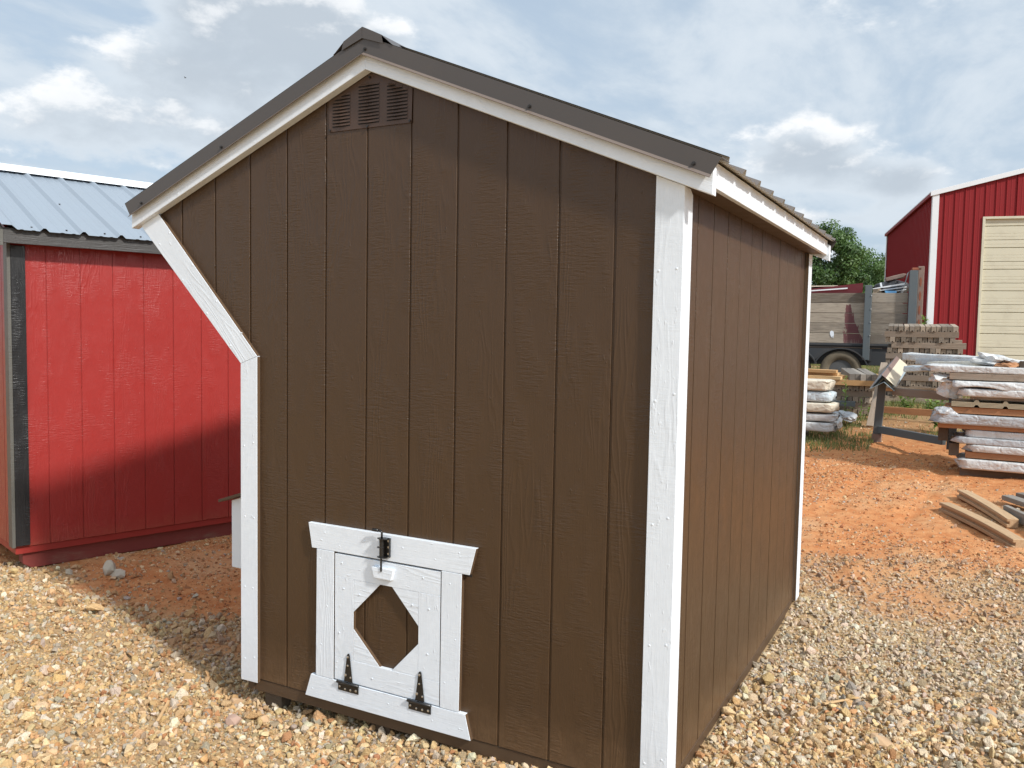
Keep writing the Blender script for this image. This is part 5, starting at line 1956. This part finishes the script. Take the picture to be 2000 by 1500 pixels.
def tree_meshes(seed, H, R, nl_=22000):
    r = np.random.default_rng(seed)
    # clump centres through an uneven crown
    K = 95
    ang = r.uniform(0, 2 * PI, K)
    hh = r.uniform(0.10, 1.0, K) ** 0.85
    rad = R * np.sqrt(np.clip(1 - ((hh - 0.42) / 0.62) ** 2, 0.02, 1)) * np.sqrt(r.uniform(0.12, 1.0, K)) * r.uniform(0.75, 1.15, K)
    C = np.stack([rad * np.cos(ang), rad * np.sin(ang), H * (0.10 + 0.88 * hh)], 1)
    cs = R * r.uniform(0.13, 0.30, K)
    csh = r.uniform(0.0, 1.0, K)
    idx = r.integers(0, K, nl_)
    d = r.normal(size=(nl_, 3))
    d /= np.linalg.norm(d, axis=1, keepdims=True)
    rr_ = r.uniform(0.35, 1.05, nl_) ** 0.6
    d[:, 2] *= 0.75
    P = C[idx] + d * (cs[idx] * rr_)[:, None]
    P += r.normal(size=P.shape) * 0.06 * R / 4
    N = d + r.normal(size=(nl_, 3)) * 0.6 + np.array([0, 0, 0.5])
    S = r.uniform(0.045, 0.115, nl_)
    sh_ = np.clip(csh[idx] * 0.6 + r.uniform(0, 0.4, nl_), 0, 1)
    crown = leaf_mesh('crown', P, N, S, sh_, M['leaf'])
    b = MB()
    b.tube([(0, 0, -0.4), (0.05, 0.02, H * 0.25), (0.1, -0.05, H * 0.55), (0.05, 0, H * 0.85)], [0.22, 0.17, 0.10, 0.03], 9)
    for k in range(0, K, 5):
        c = C[k]
        z0 = c[2] * 0.55
        b.tube([(0.05, 0, z0), (c[0] * 0.5, c[1] * 0.5, (z0 + c[2]) / 2 + 0.1), tuple(c)], [0.07, 0.045, 0.015], 5)
    return crown, b


T_LAB = ['tall dense tree rising behind the trailer, next to the coop eave', 'bushy tree standing between trailer and metal building',
         'tree half hidden behind the coop roof end', 'distant tree low beside the metal building wall', 'tree far left hidden behind the coop']
tset = [tree_meshes(101, 7.6, 3.1, 40000), tree_meshes(102, 7.0, 3.4, 40000), tree_meshes(103, 6.4, 2.8, 26000)]
tplace = [(-5.9, 55.0, 1.02, 0, 1.0), (-3.6, 61.5, 1.02, 1, 0.92), (-9.2, 56.0, 1.02, 2, 1.05), (-4.2, 82.0, 1.02, 1, 1.0), (-13.5, 58.0, 1.02, 0, 0.95)]
bark_me = {}
for i, (x, y, z, k, s) in enumerate(tplace):
    t = empty('tree', (x, y, z), (0, 0, i * 1.3))
    t.scale = (s, s, s)
    tag(t, T_LAB[i], 'tree', 'trees behind the yard')
    c, tb = tset[k]
    o = bpy.data.objects.new('crown', c)
    COL.objects.link(o)
    o.parent = t
    if k not in bark_me:
        o2 = tb.build('trunk', M['bark'], t)
        bark_me[k] = o2.data
    else:
        o2 = bpy.data.objects.new('trunk', bark_me[k])
        COL.objects.link(o2)
        o2.parent = t
# far wood that closes the horizon
n = 26000
ax = RNG.uniform(-75, 60, n)
ay = 100 + RNG.uniform(0, 10, n) + 0.001 * ax * ax
hcap = 4.0 + 4.0 * fbm(ax, ay * 0.2, 0.12, 4, 77)
az_ = 0.8 + RNG.uniform(0, 1, n) ** 0.8 * hcap
P = np.stack([ax, ay, az_], 1)
me = leaf_mesh('wood', P, RNG.normal(size=(n, 3)) + np.array([0, -1.0, 0.6]), RNG.uniform(0.22, 0.5, n), RNG.uniform(0, 0.8, n), M['leaf'])
o = bpy.data.objects.new('far_woods', me)
COL.objects.link(o)
tag(o, 'low far wood closing the horizon', 'woods', kind='stuff')


def weed(name, loc, h, label, seed, nleaf=14, spread=0.10, leafl=0.09, group='weeds among the stacks', stems=1, cat='weed'):
    r = random.Random(seed)
    t = empty(name, loc)
    tag(t, label, cat, group)
    sb_ = MB()
    P, N, S = [], [], []
    lb = MB()
    for s_ in range(stems):
        a = r.uniform(0, 2 * PI)
        tip = Vector((spread * 0.5 * math.cos(a) * (s_ > 0), spread * 0.5 * math.sin(a) * (s_ > 0), h * r.uniform(0.8, 1.0)))
        sb_.tube([(0, 0, -0.02), tuple(tip * 0.5 + Vector((0.01, 0, 0))), tuple(tip)], [0.006, 0.005, 0.002], 5)
        for k in range(nleaf):
            u = 0.15 + 0.85 * k / nleaf
            base = tip * u
            aa = k * 2.4 + r.uniform(-0.4, 0.4)
            L = leafl * r.uniform(0.7, 1.15) * (1.1 - 0.4 * u)
            d = Vector((math.cos(aa), math.sin(aa), r.uniform(0.15, 0.8))).normalized()
            side = d.cross(Vector((0, 0, 1))).normalized()
            w_ = L * 0.16
            m1 = base + d * L * 0.5 + Vector((0, 0, 0.01))
            e_ = base + d * L + Vector((0, 0, -0.25 * L))
            lb.add([tuple(base), tuple(m1 + side * w_), tuple(e_), tuple(m1 - side * w_)], [(0, 1, 2, 3)])
    so_ = sb_.build('stem', M['weed'], t)
    lo = lb.build('leaves', M['weed'], t)
    for ob_ in (so_, lo):
        at = ob_.data.attributes.new('shade', 'FLOAT', 'POINT')
        vals = [r.random() for _ in ob_.data.vertices]
        at.data.foreach_set('value', vals)
    return t


def gz(x, y):
    return float(terrain(np.array(x), np.array(y)))


weed('tall_weed', (1.23, 9.75, gz(1.23, 9.75)), 0.68, 'tall leafy weed standing before the low beam stack', 1, 26, 0.12, 0.13)
weed('grassy_weed', (1.00, 9.55, gz(1.0, 9.55)), 0.50, 'narrow grassy weed between wrapped stack and tall weed', 2, 34, 0.06, 0.13)
weed('small_weed', (1.42, 9.9, gz(1.42, 9.9)), 0.36, 'thin weed right of the tall one before the beams', 3, 14, 0.10, 0.10)
weed('leafy_sprig', (2.03, 13.2, 1.72), 0.30, 'green sprig sticking up behind the tall beam stack', 4, 16, 0.2, 0.15, stems=2)
weed('bushy_weed', (2.42, 9.2, gz(2.42, 9.2)), 0.42, 'bushy bright weed just left of the big stack', 5, 24, 0.22, 0.17, stems=4)
weed('bushy_weed', (1.95, 10.9, gz(1.95, 10.9)), 0.30, 'leafy weed at the foot of the tall stack, left', 6, 16, 0.3, 0.13, stems=5)
weed('bushy_weed', (2.20, 10.9, gz(2.20, 10.9)), 0.26, 'leafy weed at the foot of the tall stack, right', 7, 16, 0.3, 0.13, stems=5)
weed('small_weed', (1.55, 10.1, gz(1.55, 10.1)), 0.20, 'small leafy weed beside the leaning plank', 8, 14, 0.15, 0.09, stems=3)


def grass_patch(name, pts, label, hgt=0.07):
    r = random.Random(len(pts))
    V, F, S_ = [], [], []
    for (x, y) in pts:
        z0 = gz(x, y) if False else None
    X = np.array([p[0] for p in pts])
    Y = np.array([p[1] for p in pts])
    Z = terrain(X, Y)
    for x, y, z in zip(X, Y, Z):
        a = r.uniform(0, 2 * PI)
        h = hgt * r.uniform(0.4, 1.4)
        w_ = 0.004 + 0.004 * r.random()
        lx, ly = r.uniform(-0.5, 0.5) * h, r.uniform(-0.5, 0.5) * h
        o_ = len(V)
        V += [(x - w_ * math.cos(a), y - w_ * math.sin(a), z - 0.01), (x + w_ * math.cos(a), y + w_ * math.sin(a), z - 0.01), (x + lx, y + ly, z + h)]
        F.append((o_, o_ + 1, o_ + 2))
        k = r.random()
        S_ += [k, k, k]
    me = bpy.data.meshes.new(name)
    me.from_pydata(V, [], F)
    me.materials.append(M['grass'])
    at = me.attributes.new('shade', 'FLOAT', 'POINT')
    at.data.foreach_set('value', S_)
    o = bpy.data.objects.new(name, me)
    COL.objects.link(o)
    tag(o, label, 'grass', kind='stuff')


n = 90000
gx = RNG.uniform(-2.5, 3.6, n)
gy = RNG.uniform(7.0, 20.5, n)
gm = fbm(gx, gy, 1.1, 4, 91)
pr_ = sstep(0.46, 0.62, gm + 0.22 * (gx < 1.75) * sstep(7.2, 7.5, gy) * (1 - sstep(8.6, 9.2, gy)) + 0.10 * sstep(1.8, 0.9, gx) * sstep(7.0, 7.8, gy) + 0.10 * sstep(9.0, 10.5, gy)) * sstep(7.1, 7.7, gy + (gx - 1) * -0.35)
keep = RNG.uniform(0, 1, n) < pr_
grass_patch('grass', list(zip(gx[keep], gy[keep])), 'sparse green grass growing round the stacks')

# ------------------------------------------------------------------ gravel and clods
rocks = bpy.data.collections.new('rock_shapes')
clods = bpy.data.collections.new('clod_shapes')


def rock_mat():
    m, T, b = new_mat('gravel_stone')
    at = T.n('ShaderNodeAttribute', attribute_name='tint')
    at.attribute_type = 'INSTANCER'
    tc = T.n('ShaderNodeTexCoord')
    oi = T.n('ShaderNodeObjectInfo')
    v = T.vm('ADD', tc.outputs['Object'], T.n('ShaderNodeCombineXYZ', ins={0: T.m('MULTIPLY', oi.outputs['Random'], 31.0), 1: 0.0, 2: 0.0}))
    n = T.noise(v, 1.8, 4.0, 0.65)
    n2 = T.noise(v, 6.0, 3.0, 0.6)
    k = T.m('ADD', T.m('MULTIPLY_ADD', n, 0.50, 0.68), T.m('MULTIPLY', n2, 0.22))
    c = T.vm('MULTIPLY', at.outputs['Color'], T.n('ShaderNodeCombineXYZ', ins={0: k, 1: k, 2: k}))
    T.set(b.inputs['Base Color'], c)
    b.inputs['Roughness'].default_value = 0.8
    b.inputs['Specular IOR Level'].default_value = 0.3
    T.set(b.inputs['Normal'], T.n('ShaderNodeBump', ins={'Strength': 0.5, 'Distance': 0.12, 'Height': n2}))
    return m


M['rock'] = rock_mat()


def make_rock(i, coll, elong=True):
    """crushed stone: convex hull of a few points, edges knocked off a little"""
    r = np.random.default_rng(500 + i)
    bm = bmesh.new()
    n = int(r.integers(11, 17)) if elong else 14
    p = r.normal(size=(n, 3))
    p /= np.linalg.norm(p, axis=1, keepdims=True)
    p *= r.uniform(0.82, 1.05, (n, 1))
    sx = np.array([1.0, r.uniform(0.60, 0.92), r.uniform(0.40, 0.75)]) if elong else np.array([1, r.uniform(0.8, 1), r.uniform(0.6, 0.9)])
    p *= sx
    for q in p:
        bm.verts.new(q)
    res = bmesh.ops.convex_hull(bm, input=bm.verts)
    loose = [v for v in bm.verts if not v.link_faces]
    bmesh.ops.delete(bm, geom=loose, context='VERTS')
    bmesh.ops.dissolve_limit(bm, angle_limit=0.30, verts=bm.verts, edges=bm.edges)
    bmesh.ops.bevel(bm, geom=list(bm.edges), offset=0.055, segments=1, affect='EDGES', profile=0.6, clamp_overlap=True)
    bmesh.ops.triangulate(bm, faces=bm.faces)
    me = bpy.data.meshes.new('stone_shape')
    bm.to_mesh(me)
    bm.free()
    me.materials.append(M['rock'])
    o = bpy.data.objects.new('stone_shape', me)
    coll.objects.link(o)


for i in range(26):
    make_rock(i, rocks)
for i in range(6):
    make_rock(100 + i, clods, False)


def scatter(name, coll, P, R_, S_, C_, label, cat):
    me = bpy.data.meshes.new(name)
    n = len(P)
    me.vertices.add(n)
    me.vertices.foreach_set('co', P.astype(np.float32).ravel())
    a = me.attributes.new('rot', 'FLOAT_VECTOR', 'POINT')
    a.data.foreach_set('vector', R_.astype(np.float32).ravel())
    a = me.attributes.new('scl', 'FLOAT_VECTOR', 'POINT')
    a.data.foreach_set('vector', S_.astype(np.float32).ravel())
    a = me.attributes.new('tint', 'FLOAT_COLOR', 'POINT')
    a.data.foreach_set('color', np.concatenate([C_, np.ones((n, 1))], 1).astype(np.float32).ravel())
    o = bpy.data.objects.new(name, me)
    COL.objects.link(o)
    g = bpy.data.node_groups.new(name + '_scatter', 'GeometryNodeTree')
    g.interface.new_socket('Geometry', in_out='INPUT', socket_type='NodeSocketGeometry')
    g.interface.new_socket('Geometry', in_out='OUTPUT', socket_type='NodeSocketGeometry')
    gi = g.nodes.new('NodeGroupInput')
    go = g.nodes.new('NodeGroupOutput')
    ip = g.nodes.new('GeometryNodeInstanceOnPoints')
    ci = g.nodes.new('GeometryNodeCollectionInfo')
    ci.inputs['Collection'].default_value = coll
    ci.inputs['Separate Children'].default_value = True
    ci.inputs['Reset Children'].default_value = True
    g.links.new(gi.outputs[0], ip.inputs['Points'])
    g.links.new(ci.outputs[0], ip.inputs['Instance'])
    ip.inputs['Pick Instance'].default_value = True
    for nm, tgt in (('rot', 'Rotation'), ('scl', 'Scale')):
        na = g.nodes.new('GeometryNodeInputNamedAttribute')
        na.data_type = 'FLOAT_VECTOR'
        na.inputs[0].default_value = nm
        g.links.new(na.outputs[0], ip.inputs[tgt])
    g.links.new(ip.outputs[0], go.inputs[0])
    md = o.modifiers.new('scatter', 'NODES')
    md.node_group = g
    tag(o, label, cat, kind='stuff')
    return o


def in_view(x, y, margin=0.18):
    dx, dy, dz = x - 2.65319, y + 2.62193, 0.05 - 1.6334
    zc_ = dx * CF.x + dy * CF.y + dz * CF.z
    u = (dx * CR.x + dy * CR.y + dz * CR.z) / np.maximum(zc_, 0.01) * 1651.26 / 1000.0
    v = (dx * CU.x + dy * CU.y + dz * CU.z) / np.maximum(zc_, 0.01) * 1651.26 / 750.0
    return (zc_ > 0.3) & (np.abs(u) < 1 + margin * 2.0) & (v > -1 - margin * 1.6)


def free_spot(x, y):
    coopi = (x > 0.22) & (x < 1.72) & (y > 0.35) & (y < 2.3)
    lx = (x + 2.597) * 0.304 + (y - 0.559) * 0.953
    ly = -(x + 2.597) * 0.953 + (y - 0.559) * 0.304
    redi = (lx > 0.10) & (lx < 3.6) & (ly > 0.12) & (ly < 2.4)
    wallr = (x > 1.70) & (x < 1.855) & (y > 0.0) & (y < 2.45)
    return ~(coopi | redi | wallr)


def palette(n, wts, cols, r):
    idx = r.choice(len(cols), n, p=np.array(wts) / sum(wts))
    c = np.array(cols)[idx]
    c = c * (np.array([1.03, 0.99, 0.94]) if len(cols) > 5 else 1.0) * r.uniform(0.78, 1.2, (n, 1)) * (1 + r.uniform(-0.05, 0.05, (n, 3)))
    return np.clip(c, 0.02, 0.85)


WARM = [(0.62, 0.43, 0.225), (0.72, 0.545, 0.32), (0.56, 0.36, 0.18), (0.49, 0.43, 0.34), (0.74, 0.65, 0.51), (0.52, 0.27, 0.13), (0.40, 0.31, 0.20)]
COOL = [(0.60, 0.49, 0.36), (0.72, 0.61, 0.47), (0.50, 0.42, 0.33), (0.62, 0.48, 0.31), (0.70, 0.64, 0.54), (0.52, 0.34, 0.20), (0.31, 0.28, 0.25)]


def make_gravel():
    r = np.random.default_rng(77)
    Ps, Rs, Ss, Cs = [], [], [], []
    for (dens, smed, sig, far, lift) in ((3900, 0.0112, 0.38, 7.5, 0.35), (5600, 0.0056, 0.32, 5.4, 0.3), (150, 0.0220, 0.22, 6.5, 0.3), (16, 0.032, 0.2, 5.0, 0.3)):
        x0, x1, y0, y1 = -4.4, 5.2, -2.0, 6.2
        n = int(dens * (x1 - x0) * (y1 - y0))
        x = r.uniform(x0, x1, n)
        y = r.uniform(y0, y1, n)
        k = in_view(x, y) & free_spot(x, y)
        x, y = x[k], y[k]
        g = gravel_mask(x, y)
        D = np.hypot(x - 2.65, y + 2.62)
        pr = (0.03 + 0.97 * g) * (1 - sstep(far * 0.8, far, D) * 0.75)
        # beige fines show through here and there on the left
        fines = sstep(0.52, 0.66, fbm(x, y, 1.7, 3, 121)) * (x < 0.8)
        if smed > 0.01:
            pr = pr * (1 - 0.55 * fines)
        if smed < 0.008:
            pr = pr * (0.35 + 0.65 * sstep(0.2, 0.9, g))
        if smed > 0.02:
            pr = pr * (1.0 + 1.6 * np.exp(-(((x - 0.2) / 0.7) ** 2 + ((y + 0.25) / 0.35) ** 2)))
        k = r.uniform(0, 1, len(x)) < pr
        x, y, g = x[k], y[k], g[k]
        n = len(x)
        s = smed * np.exp(r.normal(0, sig, n))
        s = s * np.where((x > 1.5) & (y > 1.4), 0.84, 1.10)
        z = terrain(x, y) + s * (lift * r.uniform(-0.6, 2.2, n)) + 0.010 * g * (fbm(x, y, 12.0, 2, 201) - 0.5)
        Ps.append(np.stack([x, y, z], 1))
        Rs.append(np.stack([r.normal(0, 0.75, n), r.normal(0, 0.75, n), r.uniform(0, 2 * PI, n)], 1))
        Ss.append(np.stack([s, s, s], 1) * r.uniform(0.85, 1.15, (n, 3)))
        warm = palette(n, (26, 20, 16, 13, 12, 5, 8), WARM, r)
        cool = palette(n, (24, 20, 12, 20, 12, 6, 6), COOL, r)
        mixk = np.clip(sstep(1.2, 2.0, x) * sstep(0.6, 1.8, y) * 0.75 + 0.15 * sstep(1.0, 1.8, x) + sstep(-1.1, -0.5, x) * sstep(0.1, 0.35, y) * 0.9 * (x < 1), 0, 1)
        pick = (r.uniform(0, 1, n) < mixk)[:, None]
        c = np.where(pick, cool, warm)
        # clay dust on stones lying in the clay
        c = c * (0.35 + 0.65 * g)[:, None] + np.array([0.46, 0.23, 0.11]) * (0.65 - 0.65 * g)[:, None]
        Cs.append(c)
    P = np.concatenate(Ps)
    scatter('gravel', rocks, P, np.concatenate(Rs), np.concatenate(Ss), np.concatenate(Cs), 'tan and grey gravel covering the ground around the coop', 'gravel')
    return len(P)


def make_clods():
    r = np.random.default_rng(78)
    Ps, Rs, Ss, Cs = [], [], [], []
    for (dens, smed, sig, ymax) in ((2600, 0.0042, 0.4, 7.0), (620, 0.0080, 0.4, 10.0), (40, 0.015, 0.3, 11.0)):
        x0, x1, y0, y1 = -3.2, 4.6, 0.2, ymax
        n = int(dens * (x1 - x0) * (y1 - y0))
        x = r.uniform(x0, x1, n)
        y = r.uniform(y0, y1, n)
        k = in_view(x, y) & free_spot(x, y)
        x, y = x[k], y[k]
        g = gravel_mask(x, y)
        rib = np.exp(-((y - (3.15 + 0.22 * (x - 2.0) + 0.12 * np.sin(3 * x))) / 0.16) ** 2) * (x > 1.9)
        cl = sstep(0.42, 0.68, fbm(x, y, 1.3, 4, 131))
        pr = (1 - g) * (0.15 + 0.85 * cl) * (0.8 if smed < 0.008 else 1.0) + rib * 0.9
        k = r.uniform(0, 1, len(x)) < pr
        x, y = x[k], y[k]
        n = len(x)
        s = smed * np.exp(r.normal(0, sig, n))
        z = terrain(x, y) + s * r.uniform(-0.2, 0.4, n)
        Ps.append(np.stack([x, y, z], 1))
        Rs.append(np.stack([r.uniform(-0.6, 0.6, n), r.uniform(-0.6, 0.6, n), r.uniform(0, 2 * PI, n)], 1))
        Ss.append(np.stack([s, s, s], 1) * r.uniform(0.8, 1.2, (n, 3)))
        Cs.append(palette(n, (30, 24, 12, 24, 8), [(0.52, 0.225, 0.095), (0.62, 0.35, 0.17), (0.42, 0.17, 0.075), (0.74, 0.52, 0.31), (0.50, 0.42, 0.33)], r))
    P = np.concatenate(Ps)
    scatter('clay_clods', clods, P, np.concatenate(Rs), np.concatenate(Ss), np.concatenate(Cs), 'orange clay clods and crumbs on the bare ground', 'clods')
    return len(P)


print('gravel', make_gravel(), 'clods', make_clods())


# single stones that stand out
def stone(loc, size, seed, label, mat='stonepale', rot=(0, 0, 0)):
    r = np.random.default_rng(seed)
    bm = bmesh.new()
    p = r.normal(size=(24, 3))
    p /= np.linalg.norm(p, axis=1, keepdims=True)
    p *= r.uniform(0.84, 1.04, (24, 1))
    for q in p * np.array(size):
        bm.verts.new(q)
    bmesh.ops.convex_hull(bm, input=bm.verts)
    bmesh.ops.delete(bm, geom=[v for v in bm.verts if not v.link_faces], context='VERTS')
    bmesh.ops.dissolve_limit(bm, angle_limit=0.35, verts=bm.verts, edges=bm.edges)
    bmesh.ops.bevel(bm, geom=list(bm.edges), offset=min(size) * 0.10, segments=2, affect='EDGES', profile=0.6, clamp_overlap=True)
    bmesh.ops.triangulate(bm, faces=bm.faces)
    me = bpy.data.meshes.new('stone')
    bm.to_mesh(me)
    bm.free()
    me.materials.append(M[mat])
    o = bpy.data.objects.new('stone', me)
    COL.objects.link(o)
    o.location = loc
    o.rotation_euler = rot
    tag(o, label, 'stone')
    return o


M['stone_orange'] = m_plain('orange_tan_stone', (0.50, 0.33, 0.19), 0.9, var=0.35, sc=14, bump=0.006)
M['stone_mauve'] = m_plain('mauve_stone', (0.40, 0.27, 0.21), 0.85, var=0.35, sc=16, bump=0.005)
st = stone((-2.075, 0.845, gz(-2.07, 0.85) + 0.030), (0.052, 0.048, 0.062), 3, 'pale grey two lobed rock on the clay beside the red shed')
s2 = stone((0, 0, 0), (0.088, 0.048, 0.038), 4, 'x', 'stonepale', (0, 0, 0))
for k_ in ('label', 'category', 'kind'):
    del s2[k_]
s2.name = 'lobe'
s2.parent = st
s2.location = (0.066, 0.010, -0.024)
stone((-2.30, 0.72, gz(-2.30, 0.72) + 0.018), (0.024, 0.022, 0.024), 5, 'small round pale stone left of the two lobed rock')
stone((-1.98, 0.80, gz(-1.98, 0.80) + 0.010), (0.026, 0.02, 0.014), 6, 'small orange stone right in front of the two lobed rock', 'stone_orange')
stone((2.455, 0.83, gz(2.455, 0.83) + 0.012), (0.068, 0.050, 0.028), 7, 'broad orange tan rock in the gravel at the lower right', 'stone_orange', (0.15, 0.1, 0.5))
stone((0.07, -0.17, gz(0.07, -0.17) + 0.018), (0.042, 0.030, 0.034), 8, 'mauve and white stone in front of the coop corner', 'stone_mauve', (0.3, 0.2, 0.9))
stone((-0.06, -0.02, gz(-0.06, -0.02) + 0.014), (0.042, 0.022, 0.020), 9, 'blocky yellow stone lying left of the coop skid', 'stone_orange', (0.0, 0.1, 0.5))
stone((0.17, -0.10, gz(0.17, -0.10) + 0.016), (0.034, 0.024, 0.024), 10, 'tan stone pointing up in front of the coop skid', 'stone_orange', (0.2, 0.5, 0.9))

for a_, c_, lab in (((-0.62, 0.02), (-0.50, -0.12), 'pale wood sliver lying in the gravel left of the coop corner'), ((-0.30, -0.18), (-0.20, -0.32), 'short tan wood sliver in the gravel before the coop corner'),
                    ((-0.95, 0.10), (-0.82, 0.05), 'thin pale stick in the gravel between the sheds'), ((2.20, 1.05), (2.32, 1.18), 'thin straw stick in the gravel beside the coop wall')):
    timber((a_[0], a_[1], gz(*a_) + 0.014), (c_[0], c_[1], gz(*c_) + 0.016), 0.012, 0.006, M['fresh'], lab, 'wood_sliver', 'wood sliver', 'wood slivers in the gravel', 0, False, 1, 0.001)

# a bird far off in the sky over the red shed
b = MB()
b.tube([(-0.12, 0, 0), (0, 0, 0.01), (0.13, 0, 0.0)], [0.01, 0.045, 0.008], 8)
bird = b.build('bird', M['black'])
w1 = MB()
w1.add([(-0.03, 0, 0.02), (0.05, 0, 0.02), (0.01, 0.22, 0.08), (-0.03, 0.20, 0.075), (-0.03, 0, 0.014), (0.05, 0, 0.014), (0.01, 0.22, 0.076), (-0.03, 0.20, 0.071)],
       [(0, 1, 2, 3), (7, 6, 5, 4), (0, 4, 5, 1), (1, 5, 6, 2), (2, 6, 7, 3), (3, 7, 4, 0)])
w1.build('wing', M['black'], bird)
w2 = MB()
w2.add([(p[0], -p[1], p[2]) for p in w1.v], w1.f)
w2.build('wing', M['black'], bird)
dirv = (CF * 1651.26 + CR * (362 - 1000) - CU * (152 - 750)).normalized()
bird.location = Vector((2.653, -2.622, 1.633)) + dirv * 95.0
bird.rotation_euler = (0, 0, 0.3)
tag(bird, 'tiny dark bird flying high over the red shed roof', 'bird')
